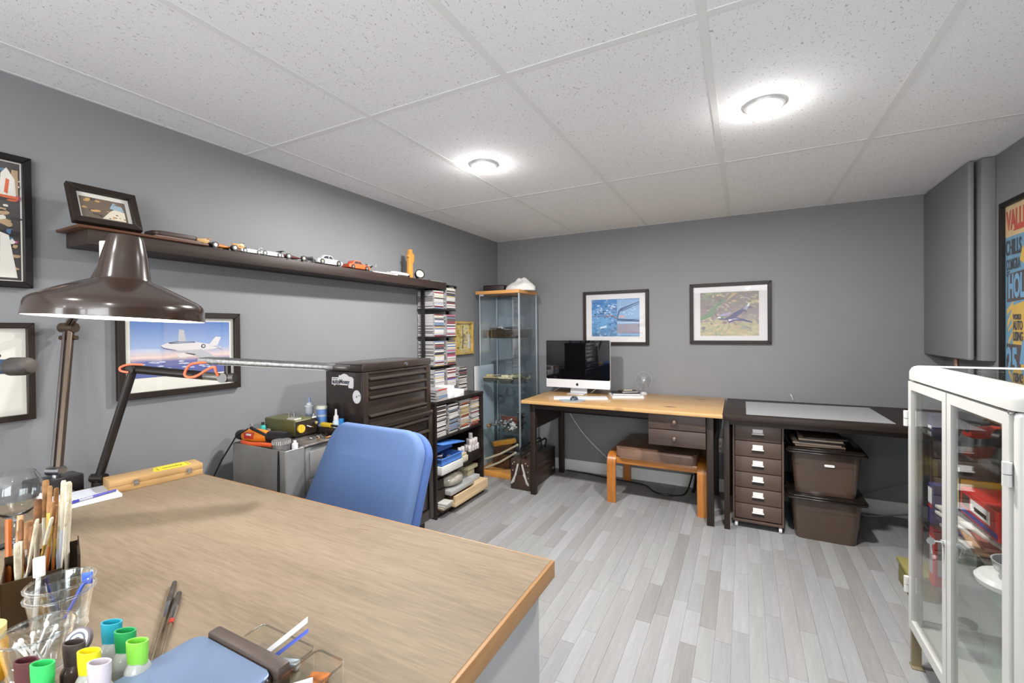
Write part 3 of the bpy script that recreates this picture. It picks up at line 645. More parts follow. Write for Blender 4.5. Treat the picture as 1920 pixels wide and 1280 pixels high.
# orange rotary tool in the bin
t = thing('orange_power_tool', 'orange and black hand power tool lying across the grey bin', 'power tool', (.2, -2.55, .766))
ORG = mat('tool orange', (226, 128, 32), .35)
Mt = Matrix.Translation((.085, -2.556, .795)) @ Matrix.Rotation(R(12), 4, 'Z') @ Matrix.Rotation(R(90), 4, 'Y')
b = MB(); b.lathe([(0, -.03), (.014, -.028), (.021, -.018), (.024, .0), (.024, .018)], 20, Mt); part('nose', b, BLACKP, t)
b = MB(); b.lathe([(.0, .016), (.024, .017), (.03, .04), (.031, .09), (.028, .125), (.024, .15), (0, .152)], 20, Mt); part('housing', b, ORG, t)
b = MB(); b.lathe([(0, .148), (.025, .15), (.027, .2), (.024, .25), (0, .252)], 18, Mt); part('rear_grip', b, BLACKP, t)
b = MB(); b.cbox((.155, -2.568, .80), (.055, .012, .028), R(12), .004); b.mi = 1; b.box((.137, -2.5765, .803), (.176, -2.574, .810)); part('badge', b, [mat('badge red', (178, 48, 36), .4), STK], t)
b = MB(); b.tube([(.13, -2.585, .775), (.19, -2.58, .768), (.25, -2.57, .772), (.3, -2.555, .77)], .009, 8); part('trigger_bar', b, mat('red orange', (206, 84, 40), .4), t)
b = MB(); b.tube([(.15, -2.556, .835), (.14, -2.556, .843), (.15, -2.556, .851), (.16, -2.556, .843), (.15, -2.556, .835)], .002, 6); part('hanging_ring', b, STEEL, t)
b = MB(); b.tube([(.152, -2.57, .832), (.11, -2.6, .80), (.09, -2.612, .76), (.07, -2.64, .70), (.05, -2.68, .6), (.05, -2.7, .4)], .0035, 6); part('lead', b, BLACKP, t)
b = MB(); b.tube([(.152, -2.56, .834), (.21, -2.55, .815), (.27, -2.535, .79), (.29, -2.53, .775)], .007, 6); part('strap', b, BLACKP, t)
t = thing('ribbed_can', 'small grey knurled round can sitting in the bin corner', 'can', (.335, -2.545, .75))
b = MB(); b.lathe([(0, .725), (.034, .725), (.034, .79), (.036, .792), (.036, .797), (0, .798)], 28, Matrix.Translation((.345, -2.546, 0))); part('body', b, mat('can grey', (128, 124, 122), .4, .4, bump=.3, bscale=300), t)
b = MB()
for k in range(28):
    a = 2*math.pi*k/28; b.cbox((.345+.0365*math.cos(a), -2.546+.0365*math.sin(a), .788), (.002, .004, .014), a)
part('knurl', b, mat('can light', (205, 203, 200), .4, .4), t)
b = MB(); b.lathe([(0, .745), (.012, .745), (.012, .782), (.006, .788), (.006, .795), (0, .796)], 14, Matrix.Translation((.405, -2.525, 0))); solo('white_pot', b, STK, 'tiny white capped pot in right corner of the grey bin', 'pot')
b = MB(); b.tube([(.392, -2.594, .766), (.39, -2.5955, .70), (.388, -2.5955, .6), (.39, -2.5965, .53)], .0022, 6); b.sphere((.39, -2.5975, .525), .006, 10, (1, .6, 1.6)); b.tube([(.395, -2.594, .766), (.399, -2.5955, .70), (.397, -2.5955, .58), (.393, -2.5965, .51)], .0018, 6); solo('hanging_lead', b, BLACKP, 'thin dark cord loop hanging down the bin front', 'cord')
t = thing('teal_bottle', 'tiny teal glass bottle with dark cap behind the orange tool', 'bottle', (.1, -2.44, .77))
b = MB(); b.lathe([(0, .77), (.016, .77), (.017, .79), (.013, .815), (.009, .822), (0, .823)], 16, Matrix.Translation((.09, -2.462, 0))); part('body', b, mat('teal', (52, 168, 158), .2), t)
b = MB(); b.lathe([(0, .822), (.007, .822), (.006, .836), (0, .837)], 12, Matrix.Translation((.09, -2.462, 0))); part('cap', b, BLACKP, t)
b = MB(); b.box((.06, -2.445, .77), (.115, -2.436, .802), .003); solo('cream_box', b, mat('cream plastic', (205, 204, 192), .5), 'small cream plastic box behind the olive instrument', 'box')

# bottles on the ledge of the roll cabinet
def bottle(name, label, x, y, z0, prof, mats_parts, n=20, cat='bottle', group=None):
    t = thing(name, label, cat, (x, y, z0), 0, group)
    for nm, pr, m in mats_parts:
        b = MB(); b.lathe(pr, n); part(nm, b, m, t, True)
    return t
CLEARP = pane('clear plastic', (246, 248, 248), 1.0)
MILK = mat('milky plastic', (190, 196, 202), .4); WATER = mat('blue liquid', (120, 150, 200), .25)
bottle('dropper_bottle', 'tall milky dropper bottle standing left of the stickered chest', .165, -2.262, .80, None, [
    ('body', [(0, 0), (.018, 0), (.019, .01), (.019, .085), (0, .086)], MILK), ('contents_band', [(.0192, .012), (.0196, .012), (.0196, .05), (.0192, .05)], mat('grey liquid', (150, 160, 172), .3)),
    ('collar', [(0, .084), (.023, .085), (.023, .09), (.014, .093), (.012, .102), (.009, .106), (0, .107)], mat('clear milky', (214, 218, 220), .3)), ('nozzle', [(0, .105), (.005, .106), (.006, .118), (.002, .135), (0, .136)], mat('nozzle blue', (130, 158, 205), .4))])
bottle('specimen_jar', 'clear jar with white lid and blue contents by the tool chest', .265, -2.27, .80, None, [
    ('body', [(0, 0), (.024, 0), (.024, .082), (0, .083)], mat('jar haze', (176, 188, 200), .25)), ('label_band', [(.0242, .012), (.0247, .012), (.0247, .045), (.0242, .045)], mat('band blue', (92, 140, 205), .4)),
    ('window', [(.0243, .055), (.0246, .055), (.0246, .08), (.0243, .08)], mat('jar blue', (110, 140, 200), .3)), ('lid', [(0, .083), (.026, .083), (.026, .093), (.022, .097), (0, .098)], mat('cream lid', (222, 220, 206), .4))])
bottle('glue_bottle', 'short glue bottle in front of the clear jar, blue label', .232, -2.292, .80, None, [
    ('body', [(0, 0), (.013, 0), (.0135, .025), (.009, .034), (0, .035)], mat('label blue pale', (140, 178, 220), .4)), ('nozzle', [(0, .034), (.007, .034), (.006, .044), (.0025, .06), (0, .061)], STK)])
bottle('superglue_bottle', 'white pointed glue bottle with blue back label at chest corner', .37, -2.275, .80, None, [
    ('body', [(0, 0), (.015, 0), (.0155, .028), (.011, .036), (0, .037)], mat('body white blue', (196, 210, 226), .4)), ('cap', [(0, .036), (.012, .036), (.011, .054), (.006, .06), (.0045, .088), (0, .089)], STK)])
b = MB(); b.cbox((.392, -2.262, .821), (.02, .014, .042), R(10), .002); solo('blue_packet', b, mat('packet blue', (38, 128, 196), .4), 'small bright blue packet behind the pointed glue bottle', 'packet')
t = thing('yellow_screwdriver', 'screwdriver with yellow handle lying before the glue bottles', 'screwdriver', (.38, -2.3, .80))
b = MB(); b.lathe([(0, 0), (.011, .003), (.013, .02), (.011, .05), (.012, .065), (0, .068)], 14, Matrix.Translation((.3, -2.3005, .8135)) @ Matrix.Rotation(R(90), 4, 'Y')); part('handle', b, mat('handle yellow', (222, 184, 50), .35), t)
b = MB(); b.cyl((.367, -2.3, .813), (.49, -2.297, .809), .005); part('shaft', b, BLACKP, t)
rg = random.Random(4)
for k in range(9):
    b = MB(); x, y = rg.uniform(.36, .415), rg.uniform(-2.42, -2.325); b.cyl((x, y, .774), (x+rg.uniform(-.02, .02), y+rg.uniform(-.02, .02), .78), .0035, n=8); b.cyl((x, y, .7705), (x, y, .778), .006, n=8)
    solo('loose_fitting', b, [rg.choice([STEEL, BLACKM, mat('brass', (180, 140, 90), .35, .8)])], 'small loose metal fitting lying on grey drawer unit by the chair', 'fitting', 'loose metal fittings on the drawer unit')

# ---------------------------------------------------------------- black bookcase
t = thing('bookcase', 'low black open bookcase crammed with discs and trays beside roll cabinet', 'bookcase', (.15, -1.1, 0))
BK = wood('black ash', (26, 20, 18), (42, 34, 31), 1, .4)
for nm, a, c in (('top_panel', (.004, -1.404, .764), (.302, -.788, .785)), ('side_panel', (.004, -1.402, 0), (.3, -1.384, .764)), ('side_panel', (.004, -.808, 0), (.3, -.79, .764)), ('back_panel', (.004, -1.384, .03), (.012, -.808, .764)),
                 ('shelf_board', (.012, -1.384, .522), (.296, -.808, .538)), ('shelf_board', (.012, -1.384, .272), (.296, -.808, .288)), ('bottom_board', (.012, -1.384, .028), (.298, -.808, .044)), ('plinth', (.27, -1.384, 0), (.288, -.808, .028))):
    b = MB(); b.box(a, c, .0012, 1); part(nm, b, BK, t)

# compact discs
CDS = mat('disc case clear', (150, 148, 148), .3); CDK = mat('disc tray dark', (60, 56, 58), .4)
cdcols = [(224, 220, 215)]*5+[(205, 200, 196), (176, 170, 170), (60, 52, 54), (52, 58, 84), (150, 60, 76), (120, 40, 44), (110, 130, 165), (196, 170, 120), (80, 74, 70), (190, 90, 130), (222, 215, 190), (84, 64, 58), (170, 176, 196)]
cdm = {}
def cd(col, tray):
    k = (col, tray)
    if k not in cdm:
        b = MB(); b.box((-.071, -.0615, 0), (.071, .0615, .0088)); b.mi = 1; b.box((.0705, -.050, .0008), (.0714, .0585, .0080)); b.mi = 2; b.box((-.068, -.0619, .0026), (.066, .0619, .0062))
        me = bpy.data.meshes.new('disc_case'); b.bm.to_mesh(me); b.bm.free(); me.materials.append(CDS); me.materials.append(mat('spine %d %d %d' % col, col, .4)); me.materials.append(CDK if tray else mat('disc tray white', (214, 212, 210), .4)); cdm[k] = me
    return cdm[k]
rc = random.Random(21)
ORD = ['lowest', 'second from bottom', 'third from bottom', 'fourth from bottom', 'fifth from bottom', 'sixth from bottom', 'seventh from bottom', 'eighth from bottom', 'ninth from bottom', 'tenth from bottom', 'eleventh from bottom', 'twelfth from bottom', 'thirteenth from bottom', 'fourteenth from bottom', 'fifteenth from bottom', 'sixteenth from bottom', 'seventeenth from bottom', 'eighteenth from bottom', 'nineteenth from bottom', 'twentieth from bottom', 'twenty-first from bottom', 'twenty-second from bottom']
def cname(c):
    r_, g_, b_ = c
    if max(c)-min(c) < 26: return 'white' if min(c) > 190 else ('grey' if max(c) > 120 else 'dark')
    if r_ > g_+30 and b_ > g_+20: return 'pink'
    if b_ > r_+15: return 'blue'
    if r_ > 180 and g_ > 150: return 'cream'
    return 'red' if r_ > 140 else 'maroon'
def disc(x, y, z, label, group, rz=0, col=None):
    col = col or rc.choice(cdcols)
    o = bpy.data.objects.new('disc_case', cd(col, rc.random() < .4)); COL.objects.link(o); o.location = (x, y, z); o.rotation_euler = (0, 0, rz)
    o['label'] = label.replace('COL', cname(col)); o['category'] = 'disc case'; o['group'] = group
def pile(n, x, y, z, where, group, jit=.004, mess=0, cols=None, step=.0101):
    for k in range(n): disc(x+rc.uniform(-jit, jit), y+rc.uniform(-jit, jit)*.5, z+step*k, 'COL spined disc case, '+(('topmost') if k == n-1 else ORD[k])+' '+where, group, rc.uniform(-mess, mess), rc.choice(cols) if cols else None)
# the disc rack standing on the bookcase
t = thing('disc_rack', 'tall black disc rack standing on the bookcase, full of disc cases', 'rack', (.08, -1.07, .785))
for y in (-1.2265, -.924):
    b = MB(); b.box((.05, y-.006, .785), (.078, y+.006, 1.566 if y < -1.0 else 1.6)); part('post', b, BLACKM, t)
TIERS = [(.80, 18), (1.006, 18), (1.222, 16), (1.424, 13)]
for z, n in TIERS:
    b = MB(); b.box((.005, -1.2185, z-.012), (.146, -.928, z-.002)); part('rack_shelf', b, BLACKM, t)
b = MB(); b.box((.005, -1.07, 1.6), (.15, -.92, 1.606)); b.box((.13, -.93, 1.585), (.15, -.92, 1.6)); part('top_plate', b, BLACKM, t)
names = ['bottom', 'second', 'third', 'top']
for ti, (z, n) in enumerate(TIERS):
    pile(n, .077, -1.1515, z, 'in left column of rack, %s tier' % names[ti], 'rack discs left column %s tier' % names[ti], .002)
    pile(n+(3 if ti == 3 else 0), .077, -1.000, z, 'in right column of rack, %s tier' % names[ti], 'rack discs right column %s tier' % names[ti], .002, 0, None if ti != 0 else [(96, 80, 170), (224, 220, 215), (205, 200, 196), (120, 40, 44), (224, 220, 215)])
pile(19, .08, -.852, .7855, 'in free stack right of the black rack', 'discs stacked right of the rack', .005, .05, [(84, 64, 58), (52, 58, 84), (205, 200, 196), (120, 40, 44), (176, 170, 170), (224, 220, 215), (60, 52, 54)])
pile(7, .225, -1.32, .7855, 'in low pile at bookcase top front', 'discs piled at the bookcase top front', .004, .06, [(224, 220, 215), (205, 200, 196), (110, 130, 165), (176, 170, 170)])
disc(.225, -1.32, .857, 'red spined disc case, topmost of the low front pile', 'red disc case', .03, (190, 60, 50))
for i, (n, y, cl) in enumerate(((21, -1.315, [(84, 64, 58), (205, 200, 196), (224, 220, 215), (60, 52, 54)]), (20, -1.166, [(60, 52, 54), (205, 200, 196), (110, 130, 165), (224, 220, 215)]), (21, -1.02, [(224, 220, 215), (190, 100, 60), (196, 170, 120), (176, 170, 170), (120, 70, 50)]), (21, -.877, [(224, 220, 215), (222, 200, 150), (205, 200, 196), (180, 70, 50), (176, 170, 170)]))):
    pile(n, .205, y, .5385, 'in the %s stack on bookcase shelf' % ['first', 'second', 'third', 'fourth'][i], 'bookcase discs %s stack' % ['first', 'second', 'third', 'fourth'][i], .006, .06, cl)
WB = mat('white card', (232, 232, 232), .5)
b = MB(); b.box((.17, -1.235, .785), (.29, -1.165, .872), .002); solo('white_box', b, WB, 'taller white card box on bookcase top beside the disc pile', 'box')
b = MB(); b.box((.175, -1.16, .785), (.295, -1.05, .835), .002); solo('white_box', b, WB, 'lower white card box on bookcase top beside a taller one', 'box')

# trays, bottles and boxes in the bookcase
BT = mat('tray blue', (84, 132, 212), .35)
def tray(name, label, x0, y0, z0, x1, y1, h, m, th=.004, cat='tray', rim=.008):
    t = thing(name, label, cat, ((x0+x1)/2, (y0+y1)/2, z0))
    b = MB(); b.box((x0, y0, z0), (x1, y1, z0+th)); part('base', b, m, t)
    for (a, c) in (((x0, y0), (x1, y0+th)), ((x0, y1-th), (x1, y1)), ((x0, y0+th), (x0+th, y1-th)), ((x1-th, y0+th), (x1, y1-th))):
        b = MB(); b.box((a[0], a[1], z0), (c[0], c[1], z0+h)); part('wall', b, m, t)
    b = MB()
    for (a, c) in (((x0-rim, y0-rim), (x1+rim, y0)), ((x0-rim, y1), (x1+rim, y1+rim)), ((x0-rim, y0), (x0, y1)), ((x1, y0), (x1+rim, y1))): b.box((a[0], a[1], z0+h-.004), (c[0], c[1], z0+h))
    part('rim', b, m, t)
    return t
b = MB(); b.box((.02, -1.37, .2885), (.325, -1.115, .345), .004); solo('white_slab_box', b, mat('white box', (214, 214, 210), .5), 'flat white box under the blue tray in the bookcase', 'box')
tray('blue_tray', 'open bright blue plastic tray full of black and white parts', .03, -1.36, .3455, .315, -1.12, .05, BT)
rg = random.Random(5)
for k in range(18):
    b = MB(); b.cbox((rg.uniform(.09, .27), rg.uniform(-1.31, -1.17), .3515), (rg.uniform(.02, .05), rg.uniform(.01, .03), .002), rg.uniform(0, 3)); b.cbox((rg.uniform(.10, .26), rg.uniform(-1.30, -1.18), .361+.0015*k), (rg.uniform(.02, .05), .012, .012), rg.uniform(0, 3), .003)
    solo('model_part', b, [rg.choice([BLACKP, STK, mat('part grey', (140, 138, 140), .5)])], 'small plastic model part lying in the open blue tray', 'model part', 'model parts in the blue tray')
t = tray('blue_lidded_tray', 'upper blue plastic tray with a wide flared rim in bookcase', .03, -1.355, .43, .27, -1.17, .05, BT, cat='tray')
b = MB(); M0 = Matrix.Translation((.17, -1.24, .478)) @ Matrix.Rotation(R(-7), 4, 'X'); b.box((-.15, -.135, 0), (.165, .135, .008), .003, 2, M0); part('flared_lid', b, BT, t)
b = MB(); b.box((.04, -1.34, .3975), (.2, -1.2, .43)); solo('blue_spacer_block', b, BT, 'plain blue plastic box wedged between the two blue trays', 'box')
b = MB(); b.box((.05, -1.09, .2885), (.28, -.98, .33), .002); solo('cream_carton', b, mat('cream card', (214, 205, 182), .6), 'long cream carton under the little paint jars', 'carton')
b = MB(); b.box((.06, -1.095, .331), (.27, -.985, .352), .002); solo('cream_carton', b, mat('cream card b', (200, 190, 165), .6), 'thin cream carton lying on the longer cream carton', 'carton')
b = MB(); b.box((.05, -.965, .2885), (.29, -.82, .345), .002); solo('riser_box', b, BK, 'dark box raising the group of little paint jars', 'box')
jm = [mat('jar pale', (190, 180, 178), .25), mat('jar grey', (150, 142, 140), .25), mat('jar pink', (178, 160, 158), .25)]
k = 0
t0 = None
for (x, y, z) in [(.27, -.945, .3455), (.27, -.91, .3455), (.27, -.875, .3455), (.27, -.84, .3455), (.23, -.93, .3455), (.23, -.892, .3455), (.23, -.855, .3455), (.27, -.928, .389), (.27, -.89, .389), (.265, -.853, .389), (.235, -.91, .389), (.25, -.9, .4325), (.25, -1.05, .3525), (.25, -1.01, .3525)]:
    k += 1; row = 'front bottom row' if k <= 4 else 'rear bottom row' if k <= 7 else 'upper front row' if k <= 10 else 'upper rear row' if k == 11 else 'very top' if k == 12 else 'cream carton'
    pos = [0, 1, 2, 3, 0, 1, 2, 0, 1, 2, 0, 0, 0, 1][k-1]; lab = 'pale paint jar, %s from left on the %s in the bookcase' % (['first', 'second', 'third', 'fourth'][pos], row)
    if t0 is None:
        t0 = thing('paint_jar', lab, 'jar', (x, y, z), 0, 'little paint jars in the bookcase')
        b = MB(); b.lathe([(0, 0), (.0165, 0), (.017, .004), (.017, .026), (.014, .03), (0, .0305)], 14); part('body', b, jm[0], t0, True)
        b = MB(); b.lathe([(0, .03), (.0155, .03), (.0155, .042), (0, .043)], 14); part('lid', b, STK, t0, True)
    else: dup(t0, (x, y, z), 0, lab)
b = MB(); b.sphere((.235, -1.16, .2), .09, 20, (.95, 1.35, .55)); o = solo('plastic_bag', b, mat('hazy plastic', (176, 170, 158), .2, var=.12, vscale=30, bump=.9, bscale=30), 'crumpled hazy plastic bag on the lower bookcase shelf', 'bag')
b = MB(); b.box((.03, -1.27, .119), (.33, -.975, .155), .008, 3); solo('grey_case', b, mat('case grey', (168, 168, 168), .4), 'flat grey plastic case lying under the plastic bag', 'case')
b = MB(); b.box((.04, -1.24, .0795), (.3, -1.0, .118), .002); solo('dark_box', b, mat('brown card', (72, 50, 36), .6), 'dark brown box squeezed under the flat grey case', 'box')
b = MB(); b.box((.03, -1.375, .107), (.28, -1.275, .175), .002); b.box((.03, -1.375, .1755), (.27, -1.275, .245), .002); solo('dark_drawer_box', b, mat('dark card', (44, 34, 28), .6), 'dark box standing in lower left corner of the bookcase', 'box')
b = MB(); b.box((.05, -1.262, .0445), (.355, -.822, .079), .002); b.box((.34, -1.262, .079), (.355, -.822, .118)); b.box((.05, -.99, .079), (.34, -.822, .118)); solo('pale_wood_box', b, wood('pale ply', (206, 178, 138), (224, 198, 160), 1, .5), 'pale wooden box sticking out of the bookcase bottom', 'box')
b = MB(); b.box((.06, -.96, .1185), (.3, -.85, .15), .003); solo('grey_booklet_stack', b, mat('grey paper', (170, 172, 172), .6), 'grey bundle lying on the pale wooden box', 'booklets')
b = MB(); b.box((.08, -.965, .2), (.27, -.83, .225), .002); b.box((.1, -.94, .1505), (.25, -.85, .2), .002); solo('cream_box', b, mat('cream card c', (206, 194, 160), .6), 'cream box on the right of the lowest bookcase compartment', 'box')
for k in range(4):
    b = MB(); b.cbox((.225+.006*k, -1.322, .051+.0135*k), (.21, .10-.004*k, .0125), R(2*k-3), .001); solo('paper_stack', b, mat('paper %d' % k, [(60, 44, 34), (190, 176, 160), (205, 200, 190), (196, 196, 190)][k], .6), ['dark folder at the bottom left of the bookcase, lowest', 'tan paper bundle on the dark folder in the bookcase', 'off-white paper bundle on the tan one in the bookcase', 'pale booklet topmost on the papers low in bookcase'][k], 'papers')
b = MB(); b.box((.012, -.46, .02), (.02, -.13, .945)); solo('foam_board', b, WB, 'white sheet of foam board leaning on left wall behind glass cabinet', 'board')
# ---------------------------------------------------------------- glass display cabinet in the corner
t = thing('display_cabinet', 'tall narrow glass display cabinet with wooden top and base in the corner', 'cabinet', (.25, -.29, 0))
BEECH = wood('beech', (196, 136, 74), (218, 160, 98), 0, .4, 12)
x0, x1, y0, y1 = .04, .466, -.474, -.10
b = MB(); b.box((x0, y0, 1.574), (x1, y1, 1.602), .002); part('top', b, BEECH, t)
b = MB(); b.box((x0, y0, 0), (x1, y1, .045), .002); part('base', b, wood('beech base', (206, 138, 62), (226, 162, 84), 0, .4, 12), t)
SH = pane('cabinet glass', (249, 252, 254), 1)
for (a, c) in (((x0+.006, y0+.02, .045), (x0+.01, y1-.01, 1.574)), ((x1-.010, y0+.02, .045), (x1-.006, y1-.01, 1.574)), ((x0+.01, y1-.012, .045), (x1-.01, y1-.008, 1.574)), ((x0+.035, y0+.01, .05), (x1-.012, y0+.014, 1.57))):
    b = MB(); b.box(a, c); part('glass_panel', b, SH, t)
ALU = mat('aluminium', (200, 206, 210), .3, .6)
for (x, y) in ((x0+.036, y0+.012), (x1-.011, y0+.012), (x1-.008, y1-.012), (x0+.009, y1-.012), (x1-.008, y0+.022)):
    b = MB(); b.box((x-.003, y-.003, .045), (x+.003, y+.003, 1.574)); part('edge_trim', b, ALU, t)
b = MB(); b.box((x0+.036, y0+.004, 1.56), (x0+.075, y0+.02, 1.573)); part('hinge', b, ALU, t)
for z in (.40, .812, 1.193):
    b = MB(); b.box((x0+.012, y0+.025, z-.005), (x1-.012, y1-.014, z)); part('glass_shelf', b, pane('shelf glass', (236, 246, 243), 1), t)
rg = random.Random(7)
# top of cabinet
b = MB(); b.cbox((.15, -.27, 1.632), (.20, .2, .058), R(6), .008); solo('black_case', b, mat('case brown black', (34, 24, 22), .5), 'flat black case lying on the glass cabinet top', 'case')
b = MB(); bm = b.bm
bmesh.ops.create_icosphere(bm, subdivisions=4, radius=1)
from mathutils import noise
for v in bm.verts:
    c = v.co.copy(); q = 1+.16*noise.noise(c*1.7+Vector((3, 1, 2)))+.07*noise.noise(c*4.5)
    v.co = Vector((c.x*.135*q, c.y*.10*q, max(0, c.z)*.085*q))
    for (bx, by, bh, bw) in ((-.02, .0, .04, .022), (.025, .01, .036, .024), (.06, .0, .03, .03)):
        d = ((v.co.x-bx)**2+(v.co.y-by)**2)/bw**2
        if c.z > 0: v.co.z += bh*math.exp(-d)
bmesh.ops.translate(bm, verts=bm.verts, vec=(.395, -.3, 1.6025))
solo('plaster_form', b, mat('plaster', (226, 224, 220), .85, bump=.3, bscale=60), 'lumpy white plaster form resting on the glass cabinet top', 'plaster')

# model kit makers
def plane_model(name, label, M, s, m, extra=None, cat='model plane', group=None):
    t = thing(name, label, cat, M.translation, 0, group)
    b = MB(); b.T = M; b.lathe([(0, 0), (.04*s, .04*s), (.055*s, .2*s), (.05*s, .5*s), (.02*s, .95*s), (0, 1*s)], 10, Matrix.Translation((-.45*s, 0, .12*s)) @ Matrix.Rotation(R(90), 4, 'Y')); part('fuselage', b, m, t)
    b = MB(); b.T = M; b.prism([(-.16*s, 0), (-.02*s, -.55*s), (.06*s, -.55*s), (.12*s, 0), (.06*s, .55*s), (-.02*s, .55*s)], .10*s, .115*s); part('wing', b, m, t)
    b = MB(); b.T = M; b.prism([(.4*s, 0), (.46*s, -.2*s), (.52*s, -.2*s), (.53*s, 0), (.52*s, .2*s), (.46*s, .2*s)], .13*s, .142*s); b.prism([(.36*s, .12*s), (.54*s, .12*s), (.55*s, .32*s), (.48*s, .32*s)], -.006*s, .006*s, Matrix.Rotation(R(90), 4, 'X')); part('tail', b, m, t)
    b = MB(); b.T = M
    for y in (-.16*s, .16*s): b.cyl((-.05*s, y-.012*s, .035*s), (-.05*s, y+.012*s, .035*s), .035*s, n=10); b.cyl((-.05*s, y, .03*s), (-.05*s, y, .11*s), .01*s, n=6)
    b.cyl((.48*s, -.01*s, .0175*s), (.48*s, .01*s, .0175*s), .0175*s, n=8); b.cyl((.48*s, 0, .0175*s), (.48*s, 0, .12*s), .008*s, n=6); part('undercarriage', b, BLACKP, t)
    return t
def tank_model(name, label, M, s, m, group=None):
    t = thing(name, label, 'model tank', M.translation, 0, group)
    b = MB(); b.T = M; b.prism([(-.5*s, .12*s), (.45*s, .12*s), (.5*s, .22*s), (.35*s, .34*s), (-.5*s, .34*s)], -.16*s, .16*s, Matrix.Rotation(R(90), 4, 'X')); part('hull', b, m, t)
    for y in (-.22*s, .22*s):
        b = MB(); b.T = M; b.prism([(-.5*s, .16*s), (-.42*s, 0), (.4*s, 0), (.54*s, .16*s), (.45*s, .26*s), (-.48*s, .26*s)], y-.07*s, y+.07*s, Matrix.Rotation(R(90), 4, 'X')); part('track', b, mat('track dark', (64, 58, 50), .6), t)
    b = MB(); b.T = M; b.prism([(-.3*s, -.15*s), (.12*s, -.15*s), (.2*s, 0), (.12*s, .15*s), (-.3*s, .15*s)], .34*s, .52*s, bev=.03*s); b.cyl((.15*s, 0, .44*s), (.75*s, 0, .47*s), .025*s, n=8); part('turret', b, m, t)
    return t
def MT(x, y, z, rz=0): return Matrix.Translation((x, y, z)) @ Matrix.Rotation(R(rz), 4, 'Z')
TAN = mat('model tan', (196, 172, 124), .6, var=.15, vscale=40); OLV = mat('model olive', (120, 116, 80), .6, var=.15, vscale=40); GRY = mat('model grey', (128, 130, 130), .5, var=.15, vscale=40); DRK = mat('model dark', (52, 50, 48), .5, var=.3, vscale=40); BEI = mat('model beige', (212, 198, 160), .6, var=.12, vscale=50)
b = MB(); b.box((.085, -.42, 1.1935), (.44, -.16, 1.265), .003); solo('display_plinth', b, mat('plinth', (52, 40, 26), .4), 'dark brown box plinth on top glass shelf of the display cabinet', 'plinth')
plane_model('model_plane', 'dark swept model plane on the plinth in the display cabinet', MT(.31, -.31, 1.2655, 25), .15, DRK)
tank_model('model_tank', 'small grey-green model vehicle on the plinth, left of the dark plane', MT(.15, -.33, 1.2655, 20), .08, GRY)
tank_model('model_tank', 'tiny pale model vehicle in the middle of the plinth', MT(.22, -.36, 1.2655, 160), .06, mat('model pale', (190, 190, 180), .5))
plane_model('model_plane', 'thin pale model plane at the right of the plinth', MT(.415, -.22, 1.2655, 80), .07, GRY)
tank_model('model_tank', 'tan model tank at the left of middle glass shelf', MT(.13, -.38, .8125, 15), .12, TAN)
plane_model('model_plane', 'beige model plane parked at the back of the middle glass shelf', MT(.19, -.255, .8125, 10), .17, BEI)
tank_model('model_tank', 'beige model truck hull on the middle glass shelf centre', MT(.29, -.39, .8125, 10), .12, BEI)
tank_model('model_tank', 'olive model tank at the right of middle glass shelf', MT(.365, -.3, .8125, 200), .13, OLV)
plane_model('model_plane', 'sandy model plane at the back right of the middle glass shelf', MT(.37, -.19, .8125, 60), .12, mat('model sand', (180, 160, 120), .6))
# lower glass shelf
def blobs(name, label, cat, c, n, spread, rr, m, seed):
    rg = random.Random(seed); b = MB()
    for k in range(n):
        p = (c[0]+rg.uniform(-1, 1)*spread[0], c[1]+rg.uniform(-1, 1)*spread[1], c[2]+rg.uniform(0, 1)*spread[2]+rr)
        b.tube([p, (p[0]+rg.uniform(-1, 1)*rr*2.6, p[1]+rg.uniform(-1, 1)*rr*2.6, max(c[2]+rr*.6, p[2]+rg.uniform(-1, 1)*rr*2))], lambda q: rr*(1-.45*q), 7); b.sphere(p, rr*1.15, 8, (1, 1, .85))
    return solo(name, b, m, label, cat)
blobs('engine_model', 'grey tangled engine model on the lowest glass shelf', 'model engine', (.24, -.35, .4005), 26, (.10, .06, .045), .014, mat('engine grey', (120, 120, 116), .4, .3, var=.3, vscale=40), 3)
blobs('figure_model', 'dark standing monster figure model at the shelf right', 'figure', (.40, -.34, .4005), 22, (.02, .02, .14), .013, DRK, 5)
blobs('bone_model', 'white bony model leaning by the dark figure', 'figure', (.36, -.40, .4005), 12, (.015, .006, .06), .011, mat('bone', (214, 210, 200), .5), 8)
b = MB(); b.box((.16, -.24, .4005), (.36, -.225, .47), .002); b.tube([(.14, -.232, .478), (.36, -.232, .474)], .006, 6); solo('toy_rifle', b, mat('rust red', (112, 66, 52), .5, var=.3, vscale=30), 'long rust-red model standing behind the grey engine model', 'model')
b = MB(); b.sphere((.11, -.38, .4165), .02, 12, (1.3, 1, .8)); solo('orange_lump', b, mat('ochre lump', (190, 136, 84), .6, var=.2, vscale=40), 'small ochre lump at the left of the lowest glass shelf', 'model')
